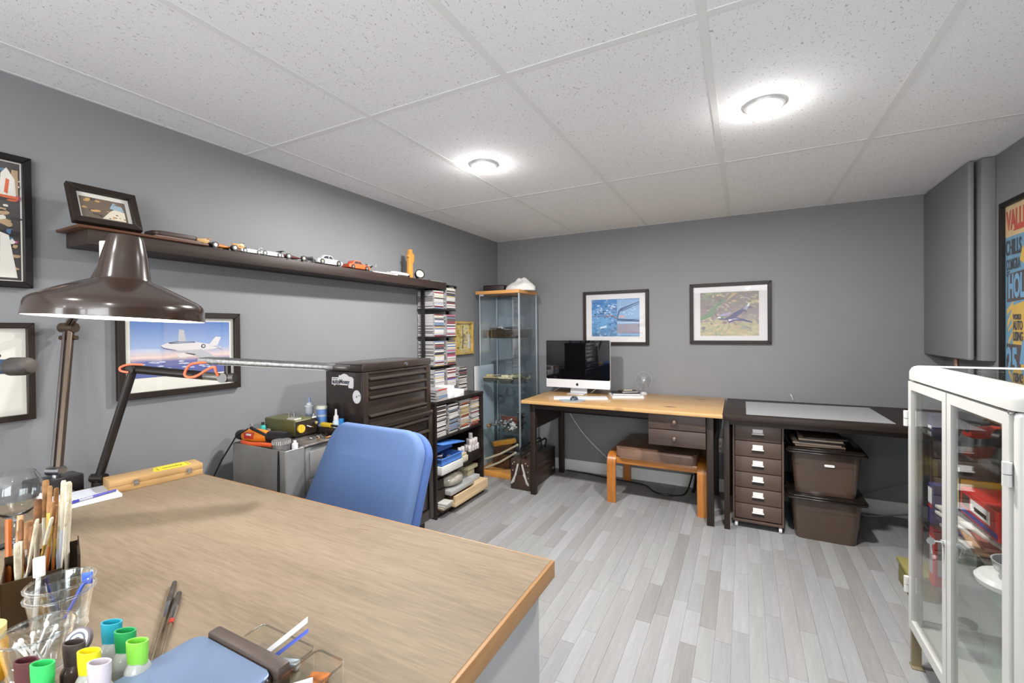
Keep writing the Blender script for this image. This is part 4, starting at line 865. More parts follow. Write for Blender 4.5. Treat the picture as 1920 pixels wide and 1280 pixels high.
# base of the cabinet
t = thing('wooden_boat_model', 'honey coloured wooden model boat hull leaning in the cabinet bottom', 'model boat', (.2, -.3, .045))
Mb2 = Matrix.Translation((.12, -.34, .22)) @ Matrix.Rotation(R(-14), 4, 'Y')
b = MB(); b.T = Mb2; b.prism([(0, 0), (.04, -.035), (.22, -.035), (.25, 0), (.22, .035), (.04, .035)], 0, .045, bev=.008); part('hull', b, wood('honey', (190, 122, 42), (220, 156, 70), 0, .35), t)
b = MB(); b.T = Mb2; b.box((.03, -.03, -.06), (.21, .03, 0), .004); part('dark_block', b, mat('boat brown', (82, 56, 36), .5, var=.3, vscale=30), t)
b = MB(); b.box((.13, -.36, .0455), (.30, -.28, .17), .003); part('stand', b, mat('boat brown', (82, 56, 36), .5), t)
for i, (p0, p1) in enumerate((((.10, -.43, .13), (.41, -.42, .285)), ((.11, -.445, .058), (.40, -.435, .22)))):
    b = MB(); b.tube([p0, ((p0[0]+p1[0])/2, p0[1], (p0[2]+p1[2])/2-.012), p1], .009, 8); b.sphere(p1, .013, 8); solo('ivory_rib', b, mat('ivory', (222, 204, 170), .5), ['upper pale slanting stick across the cabinet bottom', 'lower pale slanting stick across the cabinet bottom'][i], 'stick')
blobs('engine_model', 'dark engine model lying on the cabinet wooden base', 'model engine', (.37, -.36, .0455), 18, (.03, .02, .03), .012, DRK, 12)

# ---------------------------------------------------------------- pine desk
t = thing('pine_desk', 'desk with pine top and dark stained legs against the back wall', 'desk', (1.3, -.38, 0))
b = MB(); b.prism([(.615, -.755), (2.004, -.77), (1.994, -.02), (.615, -.02)], .703, .73, None, .006, 2); part('desktop', b, PINE, t)
for (x, y) in ((.662, -.70), (1.907, -.70), (.662, -.11), (1.907, -.11)):
    b = MB(); b.box((x, y, 0), (x+.042, y+.042, .703), .003); part('leg', b, DARKWZ, t)
b = MB(); b.box((.668, -.658, .50), (.69, -.11, .703)); part('side_apron', b, DARKWY, t)
b = MB(); b.box((1.916, -.658, .50), (1.938, -.11, .703)); part('side_apron', b, DARKWY, t)
b = MB(); b.box((.704, -.10, .53), (1.907, -.08, .703)); part('back_apron', b, DARKW, t)
b = MB(); b.box((.704, -.693, .66), (1.549, -.675, .703)); part('front_rail', b, DARKW, t)
b = MB(); b.box((1.552, -.69, .485), (1.565, -.15, .66)); b.box((1.565, -.69, .485), (1.906, -.15, .498)); part('drawer_box', b, DARKWY, t)
b = MB(); b.box((1.552, -.694, .699), (1.907, -.66, .703)); part('drawer_rail', b, DARKW, t)
for z in (.488, .597):
    b = MB(); b.box((1.549, -.712, z), (1.904, -.692, z+.104), .002); d = part('drawer', b, wood('worn drawer', (52, 40, 35), (78, 62, 54), 0, .5, 12), t)
    b = MB(); b.lathe([(0, 0), (.007, 0), (.006, .012), (.014, .018), (.014, .024), (.008, .03), (0, .031)], 16, Matrix.Translation((1.716, -.712, z+.052)) @ Matrix.Rotation(R(90), 4, 'X')); part('knob', b, mat('old brass', (132, 112, 96), .4, .7), d)

# ---------------------------------------------------------------- computer and things on the pine desk
t = thing('desktop_computer', 'silver all-in-one computer with a dark glossy screen on pine desk', 'computer', (.896, -.27, .73))
def MF(x, y, z): return Matrix(((1, 0, 0, x), (0, 0, -1, y), (0, 1, 0, z), (0, 0, 0, 1)))
SILV = mat('silver aluminium', (214, 214, 216), .3, .35)
b = MB(); b.prism(rrect(.553, .395, .014, 5, 0, .1975), -.022, 0, MF(.896, -.27, .777), .003); part('housing', b, SILV, t)
b = MB(); b.prism(rrect(.551, .325, .012, 5, 0, .2325), 0, .0016, MF(.896, -.27, .777)); part('screen', b, mat('screen black', (9, 9, 12), .03, spec=.9), t)
b = MB(); b.box((.621, -.2716, .7775), (1.171, -.27, .8465)); part('chin', b, mat('chin silver', (222, 222, 224), .35, .2), t)
b = MB(); M0 = MF(.896, -.2717, .808); b.prism([(.0, .0085), (.006, .010), (.0105, .0055), (.0085, .002), (.0085, -.003), (.0108, -.006), (.007, -.012), (.003, -.0125), (0, -.0115), (-.003, -.0125), (-.007, -.012), (-.011, -.004), (-.0105, .005), (-.006, .010)], 0, .0006, M0); b.prism([(.0005, .0105), (.0055, .0155), (.0055, .0115), (.002, .0105)], 0, .0006, M0); part('logo', b, BLACKP, t)
b = MB(); b.prism([(-.072, 0), (.072, 0), (.066, .12), (-.066, .12)], -.006, .006, Matrix.Translation((.896, -.232, .733)) @ Matrix.Rotation(R(90-8), 4, 'X')); b.box((.824, -.33, .73), (.968, -.17, .7355), .002); part('stand', b, SILV, t)
t = thing('keyboard', 'white slim keyboard in front of the computer', 'keyboard', (1.0, -.50, .73), R(22))
b = MB(); b.prism(rrect(.41, .115, .008), 0, .008); part('base', b, mat('key white', (226, 226, 226), .4), t, True)
b = MB()
for r_ in range(5):
    for c_ in range(20): b.box((-.198+.0198*c_, -.05+.0205*r_, .008), (-.198+.0198*c_+.0165, -.05+.0205*r_+.0168, .0105))
part('keys', b, mat('key cap', (214, 214, 216), .4), t, True, kind='stuff')
b = MB(); b.prism(circle(.098, 40, .975, -.615), .7302, .7335); solo('mouse_pad', b, mat('pad grey', (150, 156, 164), .4), 'round grey mouse pad at the front edge of pine desk', 'mouse pad')
t = thing('computer_mouse', 'small dark computer mouse on the round pad', 'mouse', (.985, -.60, .7335))
b = MB(); b.sphere((.985, -.60, .7335), .03, 18, (1, 1.5, .95)); bmesh.ops.bisect_plane(b.bm, geom=b.bm.verts[:]+b.bm.edges[:]+b.bm.faces[:], plane_co=(0, 0, .7335), plane_no=(0, 0, -1), clear_outer=True); part('body', b, mat('mouse grey', (66, 74, 86), .35), t)
b = MB(); b.cyl((.982, -.628, .758), (.988, -.628, .758), .006, n=12); part('wheel', b, BLACKP, t)
PAPER = mat('page white', (226, 226, 224), .7)
def book(name, label, cx, cy, z, w, d, h, rz, cover, cat='notebook', group=None, pg=None):
    t = thing(name, label, cat, (cx, cy, z), rz, group)
    b = MB(); b.box((-w/2+.003, -d/2+.003, .002), (w/2-.001, d/2-.003, h-.002)); part('pages', b, pg or PAPER, t, True)
    b = MB(); b.box((-w/2, -d/2, 0), (w/2, d/2, .002)); b.box((-w/2, -d/2, h-.002), (w/2, d/2, h)); b.box((-w/2, -d/2, .002), (-w/2+.003, d/2, h-.002)); part('cover', b, cover, t, True)
    return t
BC = mat('book black', (38, 36, 38), .4)
book('notebook', 'large white spiral notebook at the bottom of the pine desk pile', 1.29, -.25, .7302, .24, .2, .016, R(24), mat('cover white', (220, 220, 222), .5))
book('notebook', 'black notebook in the middle of the pine desk pile', 1.285, -.235, .7465, .21, .16, .014, R(18), BC)
book('notebook', 'small dark notebook on top of the pine desk pile', 1.30, -.21, .761, .13, .1, .01, R(30), mat('book brown', (56, 52, 46), .4))
b = MB(); b.tube([(1.27, -.235, .774), (1.33, -.205, .775)], .004, 8); solo('pencil', b, mat('pencil cream', (205, 190, 160), .5), 'short pale pencil on the notebook pile', 'pencil')
t = thing('glass_bulb', 'clear glass globe with coiled filament standing on pine desk', 'bulb', (1.405, -.12, .73))
b = MB(); b.lathe([(.0, .0), (.03, .001), (.032, .012), (.022, .03), (.02, .04), (.035, .055), (.055, .08), (.0655, .115), (.06, .15), (.04, .175), (.012, .187), (0, .188)], 28); part('globe', b, pane('bulb glass', (250, 251, 252), 1.5), t, True)
b = MB(); b.lathe([(0, .0005), (.028, .001), (.029, .011), (.02, .024), (0, .026)], 20); part('base', b, mat('bulb base', (200, 196, 198), .4), t, True)
b = MB(); b.tube([(0, 0, .026), (.0, 0, .1), (-.02, .0, .13), (.01, 0, .145), (.03, 0, .12), (.0, 0, .1)], .0016, 6); part('filament', b, STEEL, t, True)
b = MB(); b.tube([(.99, -.2, .735), (1.02, -.16, .76), (1.05, -.08, .79)], .004, 6); b.tube([(.66, -.2, .735), (.7, -.12, .76)], .003, 6); solo('computer_lead', b, STK, 'white leads trailing behind the computer stand', 'cord')
b = MB(); b.tube(spl([(.735, -.06, .56), (.79, -.055, .46), (.9, -.045, .32), (1.08, -.04, .16), (1.26, -.03, .02)]), .0035, 6); solo('white_cable', b, STK, 'white cord drooping down the wall under the pine desk', 'cord')
b = MB(); b.tube(spl([(.72, -.06, .012), (.9, -.06, .008), (1.15, -.1, .008), (1.4, -.13, .008), (1.5, -.25, .008), (1.6, -.28, .008), (1.72, -.2, .008), (1.76, -.06, .12)]), .006, 8); solo('black_cable', b, BLACKP, 'black cord looping along the floor under the stool', 'cord')
b = MB(); b.tube([(1.79, -.05, .18), (1.79, -.07, .12), (1.78, -.12, .03), (1.77, -.14, .008)], .012, 8); solo('black_plug_lead', b, BLACKP, 'thick black plug lead hanging behind the stool', 'cord')
t = thing('wall_outlet', 'small pale outlet low on the back wall between the two desks', 'outlet', (1.955, -.004, .36))
b = MB(); b.box((1.92, -.006, .30), (1.99, 0, .41), .002); part('plate', b, mat('outlet ivory', (190, 182, 172), .5), t)
for z in (.335, .375):
    b = MB(); b.box((1.945, -.008, z-.012), (1.965, -.006, z+.012), .002); part('socket', b, mat('socket', (150, 142, 134), .5), t)

# ---------------------------------------------------------------- footstool under the pine desk
t = thing('footstool', 'bentwood footstool with dark brown leather cushion half under pine desk', 'stool', (1.56, -.33, 0))
BENT = wood('bent birch', (146, 84, 26), (178, 114, 46), 2, .35, 12, coat=.3)
def bentframe(x):
    pts = []
    ya, yb, zt, r = -.585, -.075, .352, .075
    pts += [(ya, 0), (ya, zt-r)]
    for k in range(1, 7): a = R(180-15*k); pts.append((ya+r+r*math.cos(a), zt-r+r*math.sin(a)))
    pts += [(yb-r, zt)]
    for k in range(1, 7): a = R(90-15*k); pts.append((yb-r+r*math.cos(a), zt-r+r*math.sin(a)))
    pts += [(yb, 0)]
    b = MB(); th = .022
    vs_ = []; n = len(pts)
    for i, (y, z) in enumerate(pts):
        d = Vector((pts[min(i+1, n-1)][0]-pts[max(i-1, 0)][0], pts[min(i+1, n-1)][1]-pts[max(i-1, 0)][1])).normalized(); nn = Vector((d.y, -d.x))
        for (dx, q) in ((0, 0), (.062, 0), (.062, th), (0, th)): vs_.append((x+dx, y+nn.x*q, z+nn.y*q))
    fs = [(0, 1, 2, 3), (4*n-1, 4*n-2, 4*n-3, 4*n-4)]
    for i in range(n-1):
        for k in range(4): k2 = (k+1) % 4; fs.append((4*i+k, 4*i+k2, 4*i+4+k2, 4*i+4+k))
    b._add(vs_, fs); part('bent_leg', b, BENT, t, sharp=40)
bentframe(1.228); bentframe(1.84)
BX = wood('bent birch x', (154, 90, 28), (182, 120, 50), 0, .35, 12, coat=.3)
b = MB(); b.box((1.29, -.562, .285), (1.84, -.54, .333), .003); part('front_rail', b, BX, t)
b = MB(); b.box((1.29, -.12, .285), (1.84, -.10, .333), .003); part('back_rail', b, BX, t)
b = MB(); b.prism(rrect(.545, .50, .03, 5, 1.565, -.335), .333, .405, None, .022, 4)
part('cushion', b, mat('brown leather', (116, 90, 75), .32, var=.12, vscale=10, bump=.25, bscale=60), t)
b = MB(); b.tube([(1.5, -.564, .333), (1.62, -.564, .333)], .001, 4); part('piping', b, BLACKP, t)

# ---------------------------------------------------------------- cantilever tool box
t = thing('toolbox', 'dark brown cantilever metal toolbox on the floor by pine desk leg', 'toolbox', (.55, -.39, 0))
TB = mat('toolbox brown', (62, 46, 38), .4, var=.06, vscale=6); TBL = mat('link white', (205, 202, 200), .35, .3)
b = MB(); b.box((.465, -.652, .004), (.638, -.13, .12), .004); part('lower_box', b, TB, t)
for x0_, x1_ in ((.465, .549), (.554, .638)):
    b = MB(); b.box((x0_, -.65, .122), (x1_, -.132, .178), .003); part('tray_box', b, TB, t)
    b = MB(); b.box((x0_, -.65, .18), (x1_, -.132, .236), .003); part('lid_box', b, TB, t)
b = MB(); b.box((.6385, -.2, .05), (.6395, -.16, .065)); part('name_plate', b, TBL, t)
for s in (-1, 1):
    for (dx, z0_, z1_) in ((0, .06, .20), (.014, .05, .125)):
        b = MB(); cx = .551+s*.03
        p0, p1 = (cx-s*.012+s*dx*1.2, z1_), (cx+s*.028+s*dx, z0_)
        dd = Vector((p1[0]-p0[0], p1[1]-p0[1])); L = dd.length; a = math.atan2(dd.y, dd.x)
        b.prism(rrect(L+.014, .014, .0068, 5), 0, .004, Matrix(((1, 0, 0, (p0[0]+p1[0])/2), (0, 0, -1, -.653-(.004 if dx else 0)), (0, 1, 0, (p0[1]+p1[1])/2), (0, 0, 0, 1))) @ Matrix.Rotation(a, 4, 'Z')); part('hinge_link', b, TBL, t)
b = MB()
for (x, z) in ((.485, .2), (.485, .15), (.618, .2), (.618, .15), (.62, .1), (.6, .215), (.5, .215)): b.cyl((x, -.652, z), (x, -.656, z), .004, n=8)
part('rivets', b, TBL, t)
for x, lean in ((.535, -.01), (.567, .012)):
    b = MB(); b.tube([(x, -.6, .236), (x+lean, -.6, .30), (x+lean, -.57, .318), (x+lean, -.22, .318), (x+lean, -.19, .30), (x, -.19, .236)], .0075, 8); part('handle', b, BLACKP, t)

# ---------------------------------------------------------------- brown desk, drawer unit, tubs
t = thing('brown_desk', 'dark brown desk with a grey mat, right of pine desk', 'desk', (2.5, -.37, 0))
b = MB(); b.box((2.008, -.735, .692), (3.225, -.02, .727), .002); part('desktop', b, DARKW, t)
for (x, y) in ((2.008, -.70), (3.18, -.70), (2.008, -.06), (3.18, -.06)):
    b = MB(); b.box((x, y, 0), (x+.032, y+.034, .692), .002); part('leg', b, DARKWZ, t)
b = MB(); b.box((2.04, -.695, .66), (3.18, -.677, .692)); part('apron', b, DARKW, t)
b = MB(); b.box((2.04, -.04, .62), (3.18, -.026, .692)); part('apron', b, DARKW, t)
for x in (2.014, 3.19):
    b = MB(); b.box((x, -.666, .63), (x+.016, -.06, .692)); part('apron', b, DARKWY, t)
b = MB(); b.prism([(2.133, -.68), (2.86, -.655), (2.85, -.11), (2.131, -.15)], .7272, .7295); solo('desk_mat', b, mat('mat grey', (158, 158, 160), .55), 'large pale grey mat lying on the brown desk', 'desk mat')
b = MB(); b.tube([(2.42, -.008, .78), (2.428, -.016, .76), (2.435, -.01, .74)], .003, 6); solo('wall_hook', b, STK, 'tiny white hook on the wall above the brown desk', 'hook')
t = thing('drawer_unit', 'narrow dark brown steel unit of six drawers under the brown desk', 'drawers', (2.195, -.4, 0))
HM = mat('drawer unit brown', (80, 63, 54), .45, var=.05, vscale=5)
for a, c in (((2.056, -.635, .04), (2.066, -.2, .665)), ((2.325, -.635, .04), (2.335, -.2, .665)), ((2.066, -.635, .65), (2.325, -.2, .665)), ((2.066, -.635, .04), (2.325, -.2, .055)), ((2.066, -.21, .055), (2.325, -.2, .65)), ((2.066, -.6, .055), (2.325, -.59, .65))):
    b = MB(); b.box(a, c, .001, 1); part('body_panel', b, HM, t)
for k in range(6):
    z = .063+.0985*k
    b = MB(); b.box((2.069, -.634, z), (2.322, -.60, z+.094), .002); d = part('drawer', b, HM, t)
    b = MB(); b.box((2.168, -.638, z+.05), (2.224, -.634, z+.075), .001, 1, ); b.prism([(-.032, -.003), (.032, -.003), (.032, .003), (-.032, .003)], 0, .012, Matrix(((1, 0, 0, 2.196), (0, 0, -1, -.634), (0, 1, 0, z+.046), (0, 0, 0, 1)))); part('label_holder', b, mat('label white', (225, 222, 218), .4), d)
    b = MB(); b.box((2.163, -.636, z+.022), (2.229, -.6335, z+.040), .001, 1); part('grip_slot', b, mat('slot dark', (36, 28, 24), .6), d)
for x in (2.075, 2.316):
    for y in (-.615, -.22):
        b = MB(); b.cyl((x-.008, y, .018), (x+.008, y, .018), .018, n=16); b.box((x-.006, y-.006, .018), (x+.006, y+.006, .042)); part('caster', b, STK, t)
TUB = mat('tub black', (74, 59, 50), .14, spec=.7, var=.1, vscale=3)
TUBI = mat('tub lid', (30, 24, 21), .14, spec=.6)
def tub(label, z0, h):
    t = thing('storage_tub', label, 'storage tub', (2.545, -.43, z0))
    def ring(w, d, r): return rrect(w, d, r, 4, 2.545, -.43)
    b = MB(); lo, hi = ring(.30, .40, .04), ring(.345, .45, .04); n = len(lo)
    b._add([(x, y, z0) for x, y in lo]+[(x, y, z0+h) for x, y in hi], [tuple(range(n-1, -1, -1)), tuple(range(n, 2*n))]+[(i, (i+1) % n, n+(i+1) % n, n+i) for i in range(n)]); part('body', b, TUB, t)
    b = MB(); b.prism(rrect(.335, .44, .04, 4, 2.545, -.43), z0+h*.72, z0+h*.735); part('moulded_band', b, TUB, t)
    b = MB(); b.prism(rrect(.40, .50, .04, 4, 2.545, -.43), z0+h, z0+h+.012, None, .004); b.prism(rrect(.385, .485, .04, 4, 2.545, -.43), z0+h+.012, z0+h+.024, None, .005); b.prism(rrect(.31, .41, .03, 4, 2.545, -.43), z0+h+.024, z0+h+.027); part('lid', b, TUBI, t)
    for s in (-1, 1):
        b = MB(); b.box((2.545+s*.19-.012, -.49, z0+h-.015), (2.545+s*.19+.012, -.37, z0+h+.016), .004); part('clip', b, TUBI, t)
    return t
tub('lower black lidded storage tub on the floor beside the six drawers', .001, .245)
tt = tub('upper black lidded storage tub with white tag, stacked on the other', .2735, .245)
b = MB(); b.prism(rrect(.05, .014, .006, 4), 0, .002, Matrix(((1, 0, 0, 2.56), (0, 0, -1, -.652), (0, 1, 0, .455), (0, 0, 0, 1)))); part('white_tag', b, STK, tt, label='white tag on the tub front')
for k in range(5):
    t_ = 'magazine %s on the papers piled on the black tubs' % ['lowest', 'second from bottom', 'in the middle', 'second from top', 'topmost']
    b = MB(); b.cbox((2.51+.006*k, -.46, .553+.0115*k), (.25-.01*k, .30, .010), R([4, -5, 3, -2, 6][k]), .001); b.mi = 1
    solo('magazine', b, [mat('magazine %d' % k, [(176, 150, 132), (196, 178, 160), (40, 32, 28), (190, 170, 150), (74, 58, 50)][k], .5)], ['lowest tan magazine in the pile on the black tubs', 'pale magazine second from bottom on the black tubs', 'dark magazine in the middle of the tub pile', 'beige magazine second from top on the black tubs', 'dark brown magazine topmost on the black tubs'][k], 'magazine')
b = MB(); b.tube([(2.72, -.021, .112), (2.8, -.02, .108), (2.9, -.018, .15), (3.0, -.015, .20), (3.2, -.012, .26)], .0035, 6); solo('white_flex', b, mat('flex grey', (150, 144, 138), .5), 'thin pale flex running along the back wall right of tubs', 'cord')
b = MB(); b.tube([(2.74, -.1, .006), (2.85, -.09, .006), (2.95, -.07, .02), (3.1, -.05, .05)], .005, 6); solo('floor_flex', b, mat('flex grey', (150, 144, 138), .5), 'pale flex on the floor below the right end of the brown desk', 'cord')
t = thing('green_box', 'olive green lidded box on the floor behind the white cabinet', 'box', (2.85, -1.03, 0))
b = MB(); b.prism([(2.80, -1.12), (2.90, -1.12), (2.90, -.95), (2.80, -.95)], .001, .10, None, .004); part('body', b, mat('olive card', (116, 110, 62), .6), t)
b = MB(); b.box((2.793, -1.127, .098), (2.907, -.943, .118), .003); part('lid', b, mat('olive card light', (140, 132, 78), .6), t)
# ---------------------------------------------------------------- white display cabinet on the right
t = thing('white_cabinet', 'white metal cabinet with two glass doors and glass top at the right', 'cabinet', (2.9, -2.0, 0))
CW = mat('cabinet white', (192, 192, 188), .28, var=.01)
xa, xb, ya, yb, zb, zt = 2.668, 3.12, -2.392, -1.635, .14, 1.118
for (x, y) in ((xa+.017, ya+.017), (xa+.017, yb-.017), (xb-.017, ya+.017), (xb-.017, yb-.017)):
    b = MB(); b.box((x-.017, y-.017, zb), (x+.017, y+.017, 1.066), .012, 4); part('corner_post', b, CW, t)
    b = MB(); b.box((x-.014, y-.003, .0), (x+.014, y+.014, zb)) if y > -2 else b.box((x-.014, y-.014, 0), (x+.014, y+.003, zb)); b.box((x-.018, y-.018, 0), (x+.018, y+.018, .006), .002); part('leg', b, mat('leg shade tint', (150, 138, 112), .35, .5), t)  # brown-olive colour stands in for shade and reflection on white legs
b = MB(); b.box((xa+.004, ya+.004, zb), (xb-.004, yb-.004, zb+.022), .003); part('bottom_panel', b, CW, t)
b = MB(); b.box((xb-.012, ya+.02, zb+.02), (xb-.006, yb-.02, 1.066)); part('back_panel', b, CW, t)
b = MB(); b.box((xa+.02, ya+.003, zb+.02), (xb-.02, ya+.009, 1.066)); part('side_panel', b, CW, t)
b = MB(); b.box((xa+.034, yb-.01, zb+.02), (xb-.03, yb-.006, 1.066)); part('side_glass', b, pane('side glass', (252, 254, 253)), t)
for z0_, z1_ in ((zb, .175), (1.04, 1.066)):
    b = MB(); b.box((xa+.03, yb-.014, z0_), (xb-.03, yb-.002, z1_), .002); part('side_rail', b, CW, t)
# top: rounded frame round a glass plate
rings = []
cx_, cy_, w_, h_ = (xa+xb)/2, (ya+yb)/2, xb-xa+.012, yb-ya+.012
for ins, z in ((.0, 1.068), (.0, 1.092), (.0015, 1.10), (.006, 1.109), (.012, 1.1145), (.022, zt), (.062, zt), (.066, zt-.003), (.066, 1.10), (.066, 1.07), (.0, 1.068)):
    rings.append([(x, y, z) for x, y in rrect(w_-2*ins, h_-2*ins, max(.04-ins, .01), 8, cx_, cy_)])
N = len(rings[0]); b = MB()
b._add([p for rr in rings for p in rr], [(i*N+k, i*N+(k+1) % N, (i+1)*N+(k+1) % N, (i+1)*N+k) for i in range(len(rings)-1) for k in range(N)])
part('top_frame', b, CW, t, sharp=45)
b = MB(); b.box((xa+.07, ya+.07, zt-.008), (xb-.07, yb-.07, zt-.002)); part('top_glass', b, pane('top glass', (190, 192, 190), 1), t)
dy = (-2.356, -2.000, -1.994, -1.645)
for i, (y0_, y1_) in enumerate(((dy[0], dy[1]), (dy[2], dy[3]))):
    d = None
    b = MB()
    for (a, c) in (((y0_, .148), (y0_+.03, 1.06)), ((y1_-.03, .148), (y1_, 1.06)), ((y0_+.03, .148), (y1_-.03, .182)), ((y0_+.03, 1.03), (y1_-.03, 1.06))): b.box((xa-.004, a[0], a[1]), (xa+.012, c[0], c[1]))
    d = part('door', b, CW, t)
    b = MB(); b.box((xa+.002, y0_+.028, .18), (xa+.005, y1_-.028, 1.032)); part('door_glass', b, pane('door glass', (252, 253, 252), 1.0), d)
    for z in (.30, .92):
        yy = y0_-.004 if i == 0 else y1_+.004
        b = MB(); b.cyl((xa-.008, yy, z-.028), (xa-.008, yy, z-.001), .009, n=12); b.cyl((xa-.008, yy, z+.001), (xa-.008, yy, z+.028), .009, n=12); part('hinge', b, CW, d)
    if i == 1:
        b = MB(); b.cyl((xa-.004, y0_+.016, .60), (xa-.012, y0_+.016, .60), .008, n=14); part('lock', b, CHROME, d)
        b = MB(); b.cyl((xa-.01, y0_+.016, .60), (xa-.026, y0_+.016, .60), .003, n=8); b.prism(circle(.011, 14, 0, 0), -.0012, .0012, Matrix.Translation((xa-.034, y0_+.016, .598)) @ Matrix.Rotation(R(90), 4, 'X')); b.tube([(xa-.034, y0_+.016, .59), (xa-.032, y0_+.02, .575), (xa-.03, y0_+.022, .558)], .0025, 6); part('key', b, CHROME, d)
b = MB(); b.cyl((xa-.006, -2.36, 1.063), (xa+.004, -2.36, 1.063), .005, n=10); part('screw', b, CHROME, t)
CSH = (.89, .56, .34)
for z in CSH:
    b = MB(); b.box((xa+.02, ya+.02, z-.005), (xb-.014, yb-.016, z)); part('glass_shelf', b, pane('cab shelf', (240, 246, 243), 1), t)

# contents of the white cabinet
def car(name, label, M, L, m, cabin=True, glassm=None, wheelr=.09, group=None, wing=False, open_wheel=False, cat='toy car'):
    """M: origin under the middle of the car, x forward"""
    t = thing(name, label, cat, M.translation, 0, group)
    b = MB(); b.T = M
    if open_wheel:
        b.lathe([(0, -.5*L), (.02*L, -.48*L), (.06*L, -.2*L), (.11*L, .05*L), (.10*L, .35*L), (.05*L, .45*L), (0, .46*L)], 10, Matrix.Translation((0, 0, .12*L)) @ Matrix.Rotation(R(-90), 4, 'Y') @ Matrix.Diagonal((.7, 1, 1, 1)))
    else:
        b.prism([(-.5, .05), (-.38, .03), (.4, .03), (.5, .06), (.49, .15), (.25, .19), (-.25, .19), (-.48, .17)], -.2*L, .2*L, Matrix(((L, 0, 0, 0), (0, 0, -1, 0), (0, L, 0, 0), (0, 0, 0, 1))), .02*L)
    part('body', b, m, t)
    if cabin and not open_wheel:
        b = MB(); b.T = M; b.prism([(-.32, .18), (.2, .18), (.06, .31), (-.2, .31)], -.165*L, .165*L, Matrix(((L, 0, 0, 0), (0, 0, -1, 0), (0, L, 0, 0), (0, 0, 0, 1))), .02*L); part('cabin', b, glassm or m, t)
        for s in (-1, 1):
            for pts in ([(-.27, .2), (-.05, .2), (-.05, .285), (-.18, .285)], [(-.03, .2), (.14, .2), (.05, .285), (-.03, .285)]):
                b = MB(); b.T = M; b.prism(pts, s*.166*L-.001, s*.166*L+.001, Matrix(((L, 0, 0, 0), (0, 0, -1, 0), (0, L, 0, 0), (0, 0, 0, 1)))); part('side_window', b, mat('car window', (60, 62, 66), .1), t)
    if wing or open_wheel:
        b = MB(); b.T = M; b.box((-.5*L, -.18*L, .26*L), (-.4*L, .18*L, .275*L)); b.box((-.46*L, -.02*L, .14*L), (-.43*L, .02*L, .26*L)); b.box((.42*L, -.2*L, .05*L), (.52*L, .2*L, .065*L)); part('wings', b, m if wing else BLACKP, t)
    for (wx, wy) in ((.32, .19), (.32, -.19), (-.32, .19), (-.32, -.19)):
        s = 1 if wy > 0 else -1; q = .06 if open_wheel else 0
        b = MB(); b.T = M; b.cyl((wx*L, (wy-s*.03+s*q)*L, wheelr*L), (wx*L, (wy+s*(.025+q*1.3))*L, wheelr*L), wheelr*L, n=16); b.mi = 1; b.cyl((wx*L, (wy+s*(.02+q*1.3))*L, wheelr*L), (wx*L, (wy+s*(.028+q*1.3))*L, wheelr*L), wheelr*L*.55, n=12); part('wheel', b, [BLACKP, mat('hub', (170, 168, 160), .3, .7)], t)
    return t
RED = mat('model red', (206, 44, 30), .25)
car('model_race_car', 'red model racing car on top shelf of the white cabinet', MT(2.84, -1.81, .8905, 38), .26, RED, open_wheel=True, wheelr=.11, cat='model car')
def carton(name, label, lo, hi, faces, cat='box', rz=0):
    """faces: list of (material, side '-x'/'-y'/'z', u0, v0, u1, v1) printed panels on a plain carton"""
    t = thing(name, label, cat, ((lo[0]+hi[0])/2, (lo[1]+hi[1])/2, lo[2]), R(rz))
    w, d, h = hi[0]-lo[0], hi[1]-lo[1], hi[2]-lo[2]
    b = MB(); b.box((-w/2, -d/2, 0), (w/2, d/2, h), .002, 1); part('carton', b, faces[0], t, True)
    for (m, s, u0, v0, u1, v1) in faces[1:]:
        b = MB()
        if s == '-x': b.box((-w/2-.0006, -d/2+u0*d, v0*h), (-w/2, -d/2+u1*d, v1*h))
        elif s == '-y': b.box((-w/2+u0*w, -d/2-.0006, v0*h), (-w/2+u1*w, -d/2, v1*h))
        else: b.box((-w/2+u0*w, -d/2+v0*d, h), (-w/2+u1*w, -d/2+v1*d, h+.0006))
        part('printed_panel', b, m, t, True)
    return t
YEL = mat('print yellow', (236, 206, 50), .4); BLU = mat('print blue', (44, 60, 140), .4); WHT = mat('print white', (228, 228, 226), .4); KRED = mat('kit red', (196, 40, 34), .4); DKB = mat('kit dark', (44, 38, 36), .5); NAVY = mat('kit navy', (36, 44, 100), .4)
carton('kit_box', 'kit box with yellow printed end on the middle shelf of white cabinet', (2.755, -1.80, .6505), (2.965, -1.665, .76), [DKB, (YEL, '-x', .02, .08, .98, .95), (KRED, '-x', .3, .35, .6, .7), (YEL, '-y', .02, .05, .98, .95)])
carton('kit_box', 'red kit box with white and blue panels on the middle shelf', (2.755, -2.06, .6505), (2.955, -1.81, .735), [KRED, (WHT, '-x', .2, .35, .7, .8), (BLU, '-x', .02, .08, .98, .25), (DKB, '-x', .74, .35, .94, .8), (KRED, '-x', .28, .45, .6, .6)])
carton('kit_box', 'dark low kit box at back of the middle shelf in white cabinet', (2.77, -1.78, .7605), (2.95, -1.67, .79), [DKB, (WHT, '-x', .2, .2, .5, .7)])
carton('kit_box', 'small blue box on the top shelf of the white cabinet', (2.715, -1.70, .8905), (2.76, -1.655, .945), [NAVY, (WHT, '-x', .1, .1, .9, .3)])
carton('kit_box', 'blue and white kit box standing at far end of the middle shelf', (2.712, -1.715, .5605), (2.75, -1.67, .70), [NAVY, (WHT, '-x', .1, .5, .9, .9), (KRED, '-x', .1, .4, .9, .47)])
